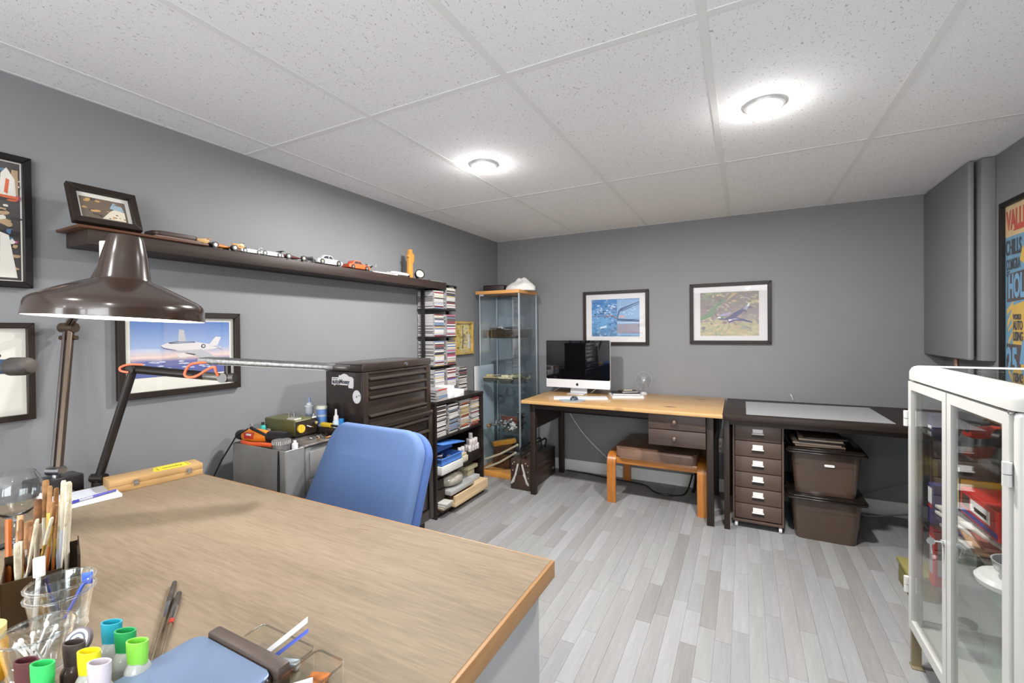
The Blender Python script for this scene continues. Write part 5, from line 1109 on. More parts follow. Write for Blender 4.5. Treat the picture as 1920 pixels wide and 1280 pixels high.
carton('kit_box', 'tall red framed box standing on lowest glass shelf, far end', (2.715, -1.715, .3405), (2.77, -1.67, .54), [KRED, (mat('pale photo', (170, 170, 178), .4), '-x', .2, .2, .85, .85), (mat('pale photo', (170, 170, 178), .4), '-y', .2, .2, .85, .85)])
rg = random.Random(13)
cols = [(205, 200, 195), (190, 185, 180), (60, 56, 100), (176, 140, 110), (214, 210, 205), (150, 90, 80), (200, 196, 190), (120, 120, 126)]
lab = ['lowest', 'second', 'third', 'fourth', 'fifth', 'sixth', 'seventh', 'topmost']
for k in range(8):
    b = MB(); b.cbox((2.845+rg.uniform(-.012, .012), -1.865+rg.uniform(-.012, .012), .566+.0105*k), (.19, .34, .0098), R(rg.uniform(-14, 14)), .001)
    solo('kit_leaflet', b, mat('leaflet %d' % k, cols[k], .5), '%s leaflet or bagged sprue in the stack on the middle cabinet shelf' % lab[k].capitalize(), 'leaflet')
b = MB(); M0 = MT(2.758, -2.14, .5605); b.lathe([(0, 0), (.06, .0), (.075, .008), (.078, .02), (.07, .03), (0, .031)], 36, M0); o = solo('round_lid', b, mat('lid white', (224, 224, 222), .35), 'flat round white plastic lid on the middle cabinet shelf', 'lid')
b = MB(); M0 = MT(2.765, -2.15, .592); b.lathe([(0, 0), (.03, 0), (.05, .02), (.056, .045), (.052, .045), (.046, .022), (.028, .004), (0, .004)], 36, M0); solo('grey_bowl', b, mat('bowl grey', (176, 178, 180), .3), 'small grey bowl sitting on the round white lid', 'bowl')
b = MB(); M0 = MT(2.82, -2.26, .5605); b.lathe([(0, 0), (.04, 0), (.055, .03), (.06, .075), (.055, .075), (.05, .03), (.036, .004), (0, .004)], 36, M0); solo('grey_bowl', b, mat('bowl grey dark', (150, 152, 155), .3), 'taller grey bowl behind the round white lid', 'bowl')
t = thing('glass_jar', 'empty square glass jar standing at the bottom of white cabinet', 'jar', (2.78, -1.78, .163))
b = MB(); b.prism(rrect(.07, .07, .012, 3, 2.78, -1.78), .163, .26); part('body', b, pane('jar glass', (244, 246, 246), 1), t)
b = MB(); b.lathe([(0, 0), (.026, 0), (.026, .014), (0, .015)], 20, MT(2.78, -1.78, .26)); part('lid', b, STEEL, t)
carton('flat_carton', 'flat pale plywood carton in the bottom of the white cabinet', (2.84, -2.15, .163), (3.05, -1.9, .23), [mat('ply pale', (206, 184, 150), .6)])

# ---------------------------------------------------------------- dome desk lamp
LB = mat('lamp brown black', (50, 35, 26), .2, spec=.5, coat=.5)
t = thing('dome_lamp', 'large dark glossy dome lamp on a jointed arm, lit, upper left', 'lamp', (.14, -3.18, .745))
ctr = Vector((.825, -3.286, 1.297))
Mdome = Matrix.Translation(ctr) @ Matrix.Rotation(R(3.2), 4, (ctr-CAMPOS).normalized())
prof = [(.163, 0), (.1635, .002), (.161, .026), (.1585, .034), (.153, .041), (.145, .0465), (.117, .0615), (.08, .0795), (.060, .0875), (.0525, .0915), (.0505, .096), (.043, .145), (.0335, .188), (.031, .195), (.0, .196)]
inner = [(.0, .18), (.026, .178), (.045, .1), (.055, .084), (.09, .066), (.13, .046), (.152, .034), (.158, .028), (.1615, .0)]
b = MB(); b.lathe(list(reversed(prof))+[], 64, Mdome); part('shade', b, LB, t, sharp=28)
b = MB(); b.lathe(inner, 64, Mdome); part('shade_lining', b, mat('lining white', (240, 240, 236), .5), t)
b = MB(); b.lathe([(.0, .03), (.025, .034), (.034, .055), (.028, .08), (.016, .1), (.014, .16), (0, .16)], 24, Mdome); part('bulb', b, mat('bulb glow', (255, 250, 240), .4, emit=25), t)
l = bpy.data.lights.new('lamp_light', 'POINT'); l.energy = 1.3; l.shadow_soft_size = .04; l.color = (1, .96, .9); lo_ = bpy.data.objects.new('lamp_light', l); COL.objects.link(lo_); lo_.location = Mdome @ Vector((0, 0, .012))
b = MB(); b.cbox((.119, -3.195, .765), (.075, .125, .062), R(4), .006); b.box((.15, -3.22, .7455), (.20, -3.17, .757), .003); part('base', b, mat('base black', (42, 38, 40), .3, spec=.6), t)
elb = Vector((.045, -3.13, 1.285)); bs = Vector((.118, -3.19, .815)); nk = Vector((.752, -3.280, 1.445))
ARM = mat('arm brown', (84, 70, 56), .3, .5)
def bar(p0, p1, w, th, off=Vector((0, 0, 0))):
    b = MB(); d = p1-p0; M0 = Matrix.Translation(p0+off) @ d.to_track_quat('Z', 'Y').to_matrix().to_4x4(); b.box((-w/2, -th/2, 0), (w/2, th/2, d.length), .002, 1, M0); return b
side = R_*.010
part('lower_arm', bar(bs, elb, .014, .02, side), ARM, t); part('lower_arm', bar(bs, elb, .010, .016, -side), LB, t)
up0 = elb+Vector((.0, 0, .01))
part('upper_arm', bar(up0, nk, .012, .018, side*.9), LB, t); part('upper_arm', bar(up0, nk, .010, .014, -side*.9), LB, t)
b = MB(); b.cyl(elb-R_*.024, elb+R_*.024, .017); b.cyl(elb-R_*.028-Vector((0, 0, .035)), elb+R_*.028-Vector((0, 0, .035)), .008); part('elbow_joint', b, ARM, t)
b = MB(); b.cyl(bs-R_*.022, bs+R_*.022, .016); b.cyl(bs-Vector((0, 0, .03)), bs, .012); part('base_joint', b, CHROME, t)
b = MB(); b.cbox(nk+Vector((.0, 0, .02)), (.03, .022, .045), R(26), .003); part('clip', b, mat('clip cream', (206, 200, 188), .4), t)
b = MB(); b.cyl(nk, nk+Vector((.05, 0, -.02)), .008); b.cyl(nk-R_*.015-Vector((0, 0, .02)), nk+R_*.015-Vector((0, 0, .02)), .01); part('neck_joint', b, mat('brass joint', (176, 140, 90), .3, .8), t)

# ---------------------------------------------------------------- slim bar task lamp
t = thing('bar_lamp', 'slim silver bar task lamp on black jointed arm with orange cord', 'lamp', (.165, -3.1, .745))
BA = mat('arm black', (40, 36, 34), .3, .3)
P0, P1, P2 = Vector((.185, -3.105, .775)), Vector((.303, -3.052, 1.143)), Vector((.575, -2.91, 1.112))
b = MB(); b.cyl((.19, -3.106, .7455), (.19, -3.106, .765), .02, n=20); b.cyl((.187, -3.106, .765), (.185, -3.106, .785), .012); part('base', b, BA, t)
b = MB(); b.cyl(P0-R_*.022, P0+R_*.022, .015); part('base_joint', b, BA, t)
b = MB(); b.tube([P0, P1], .0125, 12); part('lower_arm', b, BA, t)
b = MB(); b.tube([P1, P1+(P2-P1)*.78], .0145, 12); part('upper_arm', b, BA, t)
b = MB(); b.tube([P1+(P2-P1)*.78, P2], .0135, 12); part('arm_end', b, mat('arm grey', (120, 118, 114), .35, .6), t)
b = MB(); b.cyl(P1-F_*.02, P1+F_*.02, .016); part('elbow_joint', b, BA, t)
b = MB(); b.cyl(P2-R_*.0-F_*.016, P2+F_*.016, .017); b.cyl(P2+R_*.018, P2+R_*.034-F_*.0, .015); part('head_joint', b, mat('joint silver', (104, 102, 100), .4, .7), t)
b = MB(); b.cyl(P2+R_*.01, P2+R_*.01+Vector((0, 0, .04)), .010); part('head_stem', b, BA, t)
h0, h1 = Vector((.507, -2.946, 1.168)), Vector((.868, -2.645, 1.130))
dd = (h1-h0); Lh = dd.length; dx = dd.normalized(); dz = Vector((0, 0, 1)); dy_ = dz.cross(dx).normalized(); dz = dx.cross(dy_)
Mh = Matrix(((dx.x, dy_.x, dz.x, h0.x), (dx.y, dy_.y, dz.y, h0.y), (dx.z, dy_.z, dz.z, h0.z), (0, 0, 0, 1)))
b = MB(); b.T = Mh; b.prism([(0, -.03), (.05, -.036), (Lh-.07, -.036), (Lh-.05, -.03), (Lh-.05, .03), (Lh-.07, .036), (.05, .036), (0, .03)], -.006, .013, bev=.006); part('head_bar', b, mat('bar silver', (128, 128, 128), .42, .8, var=.15, vscale=120), t)
b = MB(); b.T = Mh; b.box((.06, -.027, .0131), (Lh-.075, .027, .0137)); part('top_plate', b, mat('speckled plate', (84, 84, 84), .5, .5, var=.35, vscale=260), t)
b = MB(); b.T = Mh; b.box((Lh-.05, -.028, -.004), (Lh, .028, .010), .003); part('end_cap', b, mat('cap dark', (70, 66, 62), .3, .5), t)
b = MB(); b.T = Mh; b.box((.06, -.026, -.008), (Lh-.08, .026, -.006)); part('led_panel', b, mat('led panel', (225, 222, 214), .4), t)
OC = mat('orange cord', (240, 120, 84), .35)
b = MB(); b.tube(spl([(.34, -3.04, 1.158), (.318, -3.068, 1.160), (.300, -3.085, 1.152), (.300, -3.085, 1.140), (.315, -3.07, 1.134)]), .0035, 8)
part('orange_cord', b, OC, t)
b = MB(); b.tube(spl([h0+Vector((.05, .03, -.004)), (.535, -2.975, 1.164), (.508, -2.985, 1.155), (.492, -2.99, 1.128), (.505, -2.985, 1.117), (.53, -2.972, 1.122), (.56, -2.957, 1.142), (.578, -2.945, 1.150), (.578, -2.94, 1.135), (.572, -2.93, 1.12)]), .0042, 8)
part('orange_cord', b, OC, t)

# tube-ended arm lamp poking in at the left edge
t = thing('tube_lamp', 'dark tubular lamp head with grey rounded end cap at left edge', 'lamp', (.40, -3.57, .745))
q0, q1 = Vector((.36, -3.585, 1.188)), Vector((.668, -3.426, 1.191))
b = MB(); b.tube([q0, q1], .0165, 20); part('tube', b, mat('tube blue grey', (46, 70, 100), .3, .2), t)
dn = (q1-q0).normalized(); Mq = Matrix.Translation(q1-dn*.002) @ dn.to_track_quat('Z', 'Y').to_matrix().to_4x4()
b = MB(); b.lathe([(0, 0), (.019, 0), (.0205, .004), (.0205, .03), (.019, .042), (.014, .049), (0, .052)], 24, Mq); part('end_cap', b, mat('cap grey', (56, 52, 50), .5, spec=.3), t)
b = MB(); b.tube([q0+Vector((0, 0, .03)), q1+Vector((-.03, -.01, .024))], .004, 8); part('top_rod', b, BA, t)
b = MB(); b.tube([(.40, -3.57, .76), (.40, -3.57, 1.18)], .010, 10); part('post', b, BA, t)
b = MB(); b.cyl((.40, -3.57, .745), (.40, -3.57, .762), .06, n=24); part('base', b, BA, t)

# ---------------------------------------------------------------- things on the workbench
ZB = .7455
t = thing('wooden_case', 'slim wooden hinged case with yellow sticker at the bench far corner', 'case', (.295, -2.99, ZB), R(-10))
CWD = wood('case wood', (176, 138, 88), (198, 162, 112), 1, .4, 14)
b = MB(); b.box((-.042, -.13, 0), (.042, .13, .02), .001); part('lower_half', b, CWD, t, True)
b = MB(); b.box((-.042, -.13, .0206), (.042, .13, .04), .001); part('lid', b, CWD, t, True)
for y in (-.062, .088):
    b = MB(); b.box((.042, y-.008, .012), (.0445, y+.008, .018), .0006, 1); b.box((.042, y-.008, .023), (.0445, y+.008, .031), .0006, 1); b.cyl((.045, y-.006, .021), (.045, y+.006, .021), .003, n=8); part('clasp', b, CHROME, t, True)
b = MB(); b.prism([(x, y) for x, y in [(-.024, -.0), (.022, -.012), (.03, .0), (.03, .085), (.022, .1), (-.02, .1), (-.03, .088), (-.03, .012)]], .04, .0405); b.mi = 1
b.text('wonky', .022, Matrix.Translation((.008, .02, .0406)) @ Matrix.Rotation(R(90), 4, 'Z'), .0002, .0006, 1); b.box((-.02, .092, .0405), (.02, .0945, .0407)); b.box((-.014, .004, .0405), (.02, .0065, .0407))
part('yellow_sticker', b, [mat('sticker yellow', (226, 210, 40), .4), mat('sticker olive ink', (108, 98, 20), .5)], t, True, label='eight-sided yellow sticker with dark script')
t = thing('notepad', 'white spiral notepad with a blue pen on the bench beside wooden case', 'notepad', (.285, -3.18, ZB))
b = MB(); b.cbox((.285, -3.18, ZB+.005), (.155, .155, .010), R(-8), .001); part('pages', b, PAPER, t)
b = MB(); b.cbox((.27, -3.175, ZB+.0108), (.10, .15, .0012), R(-8)); part('top_sheet', b, mat('sheet blue white', (206, 210, 222), .7), t)
b = MB()
for k in range(16):
    y = -3.245+.0085*k; x = .325+(y+3.18)*.12
    b.cyl((x-.006, y, ZB+.0122), (x+.004, y, ZB+.0122), .0012, n=6)
part('spiral_wire', b, mat('wire dark', (70, 72, 90), .4, .5), t)
t = thing('pen', 'blue and grey ballpoint pen lying on the white notepad', 'pen', (.335, -3.185, ZB+.012))
pa, pb = Vector((.350, -3.25, ZB+.0155)), Vector((.332, -3.115, ZB+.0155))
f_ = lambda q: pa+(pb-pa)*q
b = MB(); b.tube([f_(0), f_(.3)], .0042, 10); part('cap', b, mat('pen blue', (52, 48, 150), .3), t)
b = MB(); b.tube([f_(.3), f_(.55)], .0036, 10); part('grip', b, mat('pen silver', (176, 180, 196), .3, .4), t)
b = MB(); b.tube([f_(.55), f_(1)], lambda q: .0042-.0015*q, 10); part('barrel', b, mat('pen violet', (84, 84, 168), .3), t)

# wine glass
t = thing('wine_glass', 'empty clear wine glass behind the brushes at left edge', 'glass', (.527, -3.387, ZB))
GL = glass('drinking glass', (250, 252, 252))
b = MB(); b.lathe([(0, .004), (.008, .005), (.0045, .012), (.004, .055), (.007, .062), (.024, .074), (.042, .092), (.0505, .118), (.049, .142), (.042, .165), (.036, .176), (.0352, .176), (.041, .164), (.0478, .142), (.0492, .118), (.041, .0935), (.023, .0758), (0, .068)], 40); part('bowl', b, GL, t, True)
b = MB(); b.lathe([(0, 0), (.034, 0), (.035, .0015), (.02, .003), (0, .0045)], 32); part('foot', b, GL, t, True)

# brush holder
t = thing('brush_holder', 'dark metal box holder crammed with paint brushes at lower left', 'holder', (.957, -3.463, ZB), R(-17))
HB = mat('holder bronze', (64, 50, 34), .28, .5, var=.15, vscale=12)
s_ = .05
for (a, c) in (((-s_, -s_, 0), (s_, -s_+.002, .088)), ((-s_, s_-.002, 0), (s_, s_, .108)), ((-s_, -s_, 0), (-s_+.002, s_, .1)), ((s_-.002, -s_, 0), (s_, s_*.5, .088)), ((-s_, -s_, 0), (s_, s_, .003))):
    b = MB(); b.box(a, c, .0006, 1); part('side_plate', b, HB, t, True)
b = MB(); b.box((s_*.35, s_-.004, .0), (s_+.022, s_-.001, .112)); part('raised_flap', b, HB, t, True)
t_hold = Matrix.Translation((.957, -3.463, ZB)) @ Matrix.Rotation(R(-17), 4, 'Z')
BRI = [mat('bristle tan', (146, 106, 66), .8, var=.2, vscale=60), mat('bristle brown', (112, 74, 44), .8, var=.2, vscale=60), mat('bristle cream', (200, 190, 166), .8, var=.15, vscale=60), mat('bristle sooty', (62, 54, 48), .8, var=.2, vscale=60)]
FER = [CHROME, mat('ferrule gold', (214, 172, 84), .3, .8), mat('ferrule ivory', (212, 204, 184), .4)]
HAN = [mat('handle maroon', (96, 36, 28), .3), mat('handle black', (34, 28, 28), .3), mat('handle amber', (176, 92, 34), .3), mat('handle lime', (176, 178, 44), .35), mat('handle ivory', (218, 208, 186), .4), mat('handle blue white', (200, 206, 220), .4), mat('handle wood', (150, 122, 84), .4), mat('handle olive', (92, 78, 56), .4)]
def brush(label, base, top, w, han, fer, bri, flat=.5, up=.62, group=None, name='paint_brush'):
    """base and top in world coordinates; handle to 'up' of the length, ferrule, then bristles"""
    base, top = Vector(base), Vector(top); d = top-base; L = d.length; w *= .72
    t = thing(name, label, 'brush', base, 0, group)
    M0 = Matrix.Translation(base) @ d.to_track_quat('Z', 'Y').to_matrix().to_4x4() @ Matrix.Rotation(.6, 4, 'Z') @ Matrix.Diagonal((1, flat, 1, 1))
    b = MB(); b.lathe([(0, 0), (w*.35, .003), (w*.5, L*up*.5), (w*.75, L*up*.85), (w*.6, L*up)], 10, M0); part('handle', b, HAN[han], t)
    b = MB(); b.lathe([(w*.62, L*up-.002), (w*.75, L*(up+.03)), (w, L*(up+.18))], 10, M0); part('ferrule', b, FER[fer], t)
    b = MB(); b.lathe([(w, L*(up+.18)), (w*1.06, L*(up+.25)), (w*1.0, L*.985), (w*.7, L), (0, L)], 10, M0); part('bristles', b, BRI[bri], t)
    return t
def hp(u, v, z): return t_hold @ Vector((u, v, z))
specs = [  # label, base uv, top (du, dv, z), width, handle, ferrule, bristle
    ('tallest ivory brush with brown tip, left of the middle in the holder', (-.01, .0), (-.022, .006, .238), .0065, 4, 2, 0, .52),
    ('pale blue-white brush standing behind the ivory ones in the holder', (.0, .02), (-.006, .03, .235), .006, 5, 2, 2, .6),
    ('thin brush with tan tip in the middle of the holder', (.01, .0), (.006, .012, .232), .0055, 6, 1, 0, .6),
    ('wide cream topped flat brush, rear right of the holder', (.02, .03), (.028, .036, .238), .011, 4, 2, 2, .5),
    ('brush with square brown tip below the pale tops in the holder', (.012, -.01), (.0, -.004, .21), .0075, 4, 2, 1, .6),
    ('amber handled brush leaning right in the holder', (.01, .0), (.04, .016, .21), .006, 2, 1, 0, .6),
    ('broad tan bristled brush in the front of the holder', (-.02, -.02), (-.026, -.016, .165), .010, 0, 0, 0, .5),
    ('brown bristled brush at the front right of the holder', (.02, -.02), (.022, -.012, .168), .009, 1, 0, 1, .5),
    ('long thin brush leaning far right out of the holder', (.0, -.02), (.078, .014, .192), .0055, 1, 1, 2, .55),
    ('second thin ivory brush leaning right beside the longest leaner', (.01, -.03), (.062, -.004, .19), .0055, 4, 2, 2, .55),
    ('lime yellow handled brush at the left of the holder', (-.035, -.01), (-.048, -.012, .135), .010, 3, 1, 0, .5),
    ('gold ferruled red handled brush at the left front of holder', (-.022, -.025), (-.034, -.03, .15), .0065, 0, 1, 0, .35),
    ('white flat brush at the left back of the holder', (-.03, .02), (-.034, .024, .19), .009, 5, 2, 2, .5),
    ('ivory brush with narrow body standing front middle of holder', (.0, -.03), (.0, -.026, .178), .006, 4, 2, 1, .6),
    ('short cream brush at the front right corner of holder', (.03, -.03), (.034, -.03, .148), .0065, 1, 2, 2, .45),
    ('thin pale handle leaning left behind the lime brush in the holder', (-.03, .0), (-.05, .02, .205), .005, 4, 2, 2, .6),
    ('thin wooden handled brush between the two tallest brushes', (.005, .01), (-.012, .02, .222), .005, 6, 0, 0, .55),
    ('maroon handled brush hidden low in the centre of the holder', (-.005, -.01), (-.012, -.01, .15), .007, 0, 0, 1, .4),
    ('amber brush with gold ferrule in right centre of the holder', (.015, .01), (.03, .02, .2), .0055, 2, 1, 0, .5),
    ('slender ivory brush at the right rear of the holder', (.025, .02), (.048, .034, .205), .005, 4, 2, 2, .6),
    ('slim olive-tan brush at the back left of the holder', (-.04, .03), (-.052, .032, .18), .0055, 6, 1, 1, .55)]
for (lb, (u, v), (u2, v2, z2), w, h_, f2, br, up) in specs:
    brush(lb, hp(u, v, .006), hp(u2, v2, z2), w, h_, f2, br, .6, up)
for i, (p0, p1, m, lb) in enumerate((((-.02, -.044, .006), (-.085, -.046, .16), HAN[2], 'orange pencil leaning left out of the holder'), ((-.01, -.035, .006), (-.078, -.03, .165), mat('stick tan', (196, 150, 112), .5), 'tan wooden stick leaning left out of the holder'), ((.0, -.03, .006), (-.078, .0, .20), WHT, 'white plastic strip leaning left out of the holder'))):
    b = MB(); b.tube([hp(*p0), hp(*p1)], .0045, 8); solo('leaning_stick', b, m, lb, 'stick')
b = MB(); b.tube([hp(.075, -.01, .004), hp(.058, -.004, .085)], .0035, 8); b.cbox(hp(.056, -.003, .103), (.006, .016, .036), R(-17), .0025); solo('white_spatula', b, WHT, 'small white plastic paddle leaning on the front of the brush holder', 'spatula')

# clear cups
CUP = pane('cup plastic', (248, 249, 249), 1.8)
def cup(label, x, y, z, r0, r1, h):
    t = thing('plastic_cup', label, 'cup', (x, y, z))
    b = MB(); b.lathe([(0, .001), (r0, .0), (r1, h), (r1-.0012, h), (r0-.0012, .0025), (0, .003)], 40); part('wall', b, CUP, t, True)
    b = MB(); b.lathe([(r1-.001, h-.003), (r1+.0028, h-.002), (r1+.003, h), (r1+.0015, h+.0015), (r1-.001, h+.001), (r1-.001, h-.003)], 40); part('rim', b, pane('cup rim', (226, 229, 230), 2.6), t, True)
    b = MB(); b.lathe([(r0*1.02+.0002, h*.12), (r0*1.05+.0022, h*.16), (r0*1.08+.0002, h*.2)], 40); part('foot_ring', b, pane('cup rim', (226, 229, 230), 2.6), t, True)
    return t
cup('outer of two nested clear measuring cups below the brushes', 1.085, -3.478, ZB, .031, .043, .078)
cup('inner clear measuring cup nested in another one below the brushes', 1.085, -3.478, ZB+.016, .0295, .0425, .079)
cup('clear cup full of white swabs among the paint bottles', 1.168, -3.53, ZB, .03, .042, .068)
rg = random.Random(31)
for k in range(9):
    a = 2*math.pi*k/9+.3; x, y = 1.168+.022*math.cos(a), -3.53+.022*math.sin(a)
    b = MB(); p0 = Vector((1.168+.01*math.cos(a+2), -3.53+.01*math.sin(a+2), ZB+.005)); p1 = Vector((x, y, ZB+.05+.018*rg.random())); b.tube([p0, p1], .0015, 6); b.sphere(p1, .0034, 8, (1, 1, 1.6)); b.sphere(p0, .003, 8, (1, 1, 1.4)); solo('cotton_swab', b, WHT, 'white cotton swab standing in the clear cup', 'swab', 'cotton swabs in the clear cup')
b = MB(); b.tube([(1.09, -3.475, ZB+.03), (1.102, -3.452, ZB+.085)], .003, 6); b.cbox((1.104, -3.449, ZB+.09), (.014, .004, .02), R(50), .001); solo('blue_spatula', b, mat('spatula blue', (58, 98, 214), .4), 'small blue plastic spatula standing inside the nested cups', 'spatula')

# craft paint bottles with flip caps
def paint(label, x, y, cap, fill, h=.078, capw=.030, ax=None):
    t = thing('paint_bottle', label, 'paint bottle', (x, y, ZB), R(27.5))
    b = MB(); b.lathe([(0, 0), (.0145, 0), (.0155, .003), (.0155, h*.5), (.0125, h*.58), (.010, h*.63), (0, h*.64)], 20, None); part('body', b, [fill], t, True)
    w, d = capw/2, capw*.27; zc, ht = h*.60, h*.44
    M0 = Matrix.Translation((0, 0, 0)); b = MB()
    def ell(a, c, z, n=28): return [(a*math.cos(2*math.pi*k/n), c*math.sin(2*math.pi*k/n), z) for k in range(n)]
    rings = [ell(w*.9, d*.98, zc), ell(w, d, zc+ht*.5), ell(w*1.02, d*1.02, zc+ht), ell(w*.88, d*.78, zc+ht), ell(w*.85, d*.74, zc+ht-.009)]
    vs_, fs = [], []; n = 28
    for rr in rings: vs_ += rr
    for i in range(len(rings)-1):
        for k in range(n): fs.append((i*n+k, i*n+(k+1) % n, (i+1)*n+(k+1) % n, (i+1)*n+k))
    fs.append(tuple(range(4*n, 5*n))); fs.append(tuple(range(n-1, -1, -1)))
    b._add(vs_, fs); part('flip_cap', b, cap, t, True)
    return t
def pm(n, c): return mat('cap '+n, c, .38)
CB = mat('bottle clear', (168, 172, 168), .12)
for nm, x, y, c in (('teal', 1.262, -3.475, (36, 150, 170)), ('dark green', 1.305, -3.475, (34, 150, 84)), ('lime green', 1.348, -3.478, (126, 196, 66)), ('dark brown', 1.270, -3.521, (70, 58, 58)), ('lemon yellow', 1.312, -3.519, (222, 210, 34)), ('pale grey', 1.352, -3.522, (190, 182, 188)), ('maroon', 1.258, -3.566, (84, 44, 48)), ('bright green', 1.286, -3.558, (54, 186, 100)), ('deep yellow', 1.326, -3.566, (226, 206, 44))):
    paint('squat paint bottle with a %s flip cap at bottom left' % nm, x, y, pm(nm, c), CB if nm not in ('dark brown', 'maroon') else mat('bottle dark', (74, 58, 56), .15), .072 if nm != 'deep yellow' else .056)
t = thing('wire_spool', 'small spool with blue-grey striped rings beside the teal cap', 'spool', (1.225, -3.50, ZB))
Ms = Matrix.Translation((1.228, -3.503, ZB+.0515)) @ Matrix.Rotation(R(28), 4, 'Z') @ Matrix.Rotation(R(58), 4, 'X')
for i, (r0, r1, c) in enumerate(((.0, .006, (90, 92, 110)), (.006, .010, (214, 218, 226)), (.010, .0125, (110, 112, 126)), (.0125, .0165, (214, 218, 226)), (.0165, .019, (124, 112, 118)))):
    b = MB(); b.lathe([(r0, -.003), (r1, -.003), (r1, .003+.0006*(i % 2)), (r0, .003+.0006*(i % 2))], 32, Ms); part('ring', b, mat('spool %d' % i, c, .35), t)
b = MB(); b.cyl((1.228, -3.503, ZB), (1.228, -3.503, ZB+.045), .008, .006); part('stand', b, mat('bottle dark', (74, 58, 56), .15), t)
t = thing('yellow_jar', 'amber yellow jar with cream lid cut by the left edge', 'jar', (1.115, -3.575, ZB))
b = MB(); b.lathe([(0, 0), (.027, 0), (.028, .004), (.028, .052), (.024, .06), (0, .061)], 28); part('body', b, mat('amber', (226, 164, 24), .2), t, True)
b = MB(); b.lathe([(0, .06), (.026, .06), (.0265, .078), (.0, .08)], 28); part('lid', b, mat('lid cream', (220, 196, 128), .4), t, True)

# tablet with a ceiling reflection coloured into its face, dark spine, tray with odds and ends
t = thing('tablet_case', 'glossy tablet with painted blue-grey reflection in a dark case at the bottom of the picture', 'tablet', (1.44, -3.5, ZB))
b = MB(); b.prism(rrect(.19, .24, .016, 6, 1.44, -3.512), ZB, ZB+.030, None, .005, 3); part('dark_case', b, mat('case brown', (44, 32, 28), .3), t)
b = MB(); b.prism(rrect(.184, .234, .014, 6, 1.44, -3.512), ZB+.030, ZB+.0345, None, .002, 2); part('glass_face', b, mat('tablet reflection tint', (136, 156, 190), .22, .45), t)  # blue-grey base colour imitates the ceiling mirrored in a dark face
b = MB(); b.box((1.362, -3.392, ZB), (1.538, -3.372, ZB+.040), .004); part('folded_cover', b, mat('cover brown', (76, 64, 58), .5), t)
t = thing('parts_tray', 'clear plastic divided tray of strips and scraps by the tablet', 'tray', (1.52, -3.37, ZB))
CT = pane('tray plastic', (250, 251, 250), 1.4); CTR = pane('tray rim', (212, 214, 213), 2.6)
for (xa_, ya_, xb_, yb_) in ((1.41, -3.368, 1.538, -3.328), (1.542, -3.45, 1.602, -3.328)):
    b = MB(); b.box((xa_, ya_, ZB), (xb_, yb_, ZB+.0015)); part('tray_floor', b, CT, t)
    cx_, cy_ = (xa_+xb_)/2, (ya_+yb_)/2
    o1, i1 = rrect(xb_-xa_, yb_-ya_, .010, 5, cx_, cy_), rrect(xb_-xa_-.003, yb_-ya_-.003, .0085, 5, cx_, cy_); n = len(o1)
    b = MB(); b._add([(x, y, ZB+.0015) for x, y in o1]+[(x, y, ZB+.03) for x, y in o1], [(i, (i+1) % n, n+(i+1) % n, n+i) for i in range(n)]); part('tray_wall', b, CT, t)
    b = MB(); b._add([(x, y, ZB+.0285) for x, y in o1]+[(x, y, ZB+.031) for x, y in o1]+[(x, y, ZB+.031) for x, y in i1]+[(x, y, ZB+.0285) for x, y in i1], [(r*n+i, r*n+(i+1) % n, ((r+1) % 4)*n+(i+1) % n, ((r+1) % 4)*n+i) for r in range(4) for i in range(n)]); part('tray_rim', b, CTR, t)
for (c, s, rz, ry, m, nm, lb, ct) in (((1.485, -3.342, .784), (.074, .016, .0012), 50, -32, mat('strip clear', (206, 208, 210), .3), 'plastic_strip', 'clear pale strip sticking up out of the parts tray', 'strip'), ((1.498, -3.346, .778), (.064, .010, .0012), 50, -30, mat('strip blue', (76, 96, 190), .4), 'blue_strip', 'narrow blue strip sticking up beside the pale one in the parts tray', 'strip'),
        ((1.50, -3.352, ZB+.008), (.04, .012, .010), 20, 0, mat('tube pale', (190, 200, 206), .3), 'pale_tube', 'pale blue-grey tube end in the tray near the brown scrap', 'tube'), ((1.568, -3.355, ZB+.006), (.03, .036, .004), 20, 0, mat('scrap rust', (150, 88, 34), .8, var=.3, vscale=60), 'abrasive_scrap', 'dark rust abrasive scrap, the farther one in the tray', 'scrap'),
        ((1.572, -3.395, ZB+.020), (.052, .006, .026), 52, 0, mat('strip white', (206, 204, 202), .4, var=.08, vscale=120), 'white_strip', 'ribbed white strip standing on edge in the tray', 'strip'), ((1.574, -3.428, ZB+.005), (.04, .034, .005), 12, 0, mat('scrap ochre', (176, 122, 58), .8, var=.3, vscale=60), 'abrasive_scrap', 'ochre abrasive scrap, the nearer one in the tray', 'scrap')):
    b = MB(); b.cbox(c, s, R(rz), min(.0006, s[2]*.3), 0, R(ry), 1); solo(nm, b, m, lb, ct)
brush('fine brush with grey tip lying on the bench, the longer one', (1.318, -3.452, ZB+.006), (1.085, -3.306, ZB+.006), .0062, 7, 0, 3, 1, .52)
brush('fine brush with red band lying beside a longer one on the bench', (1.322, -3.440, ZB+.006), (1.135, -3.322, ZB+.006), .0062, 7, 0, 3, 1, .58)
tb = bpy.data.objects['paint_brush'] and [o for o in bpy.data.objects if o.get('label', '').startswith('fine brush with red band')][0]
b = MB(); p_, q_ = Vector((1.322, -3.440, ZB+.006)), Vector((1.135, -3.322, ZB+.006)); b.tube([p_+(q_-p_)*.50, p_+(q_-p_)*.56], .0042, 10); part('red_band', b, mat('band red', (168, 40, 30), .4), tb)
b = MB()
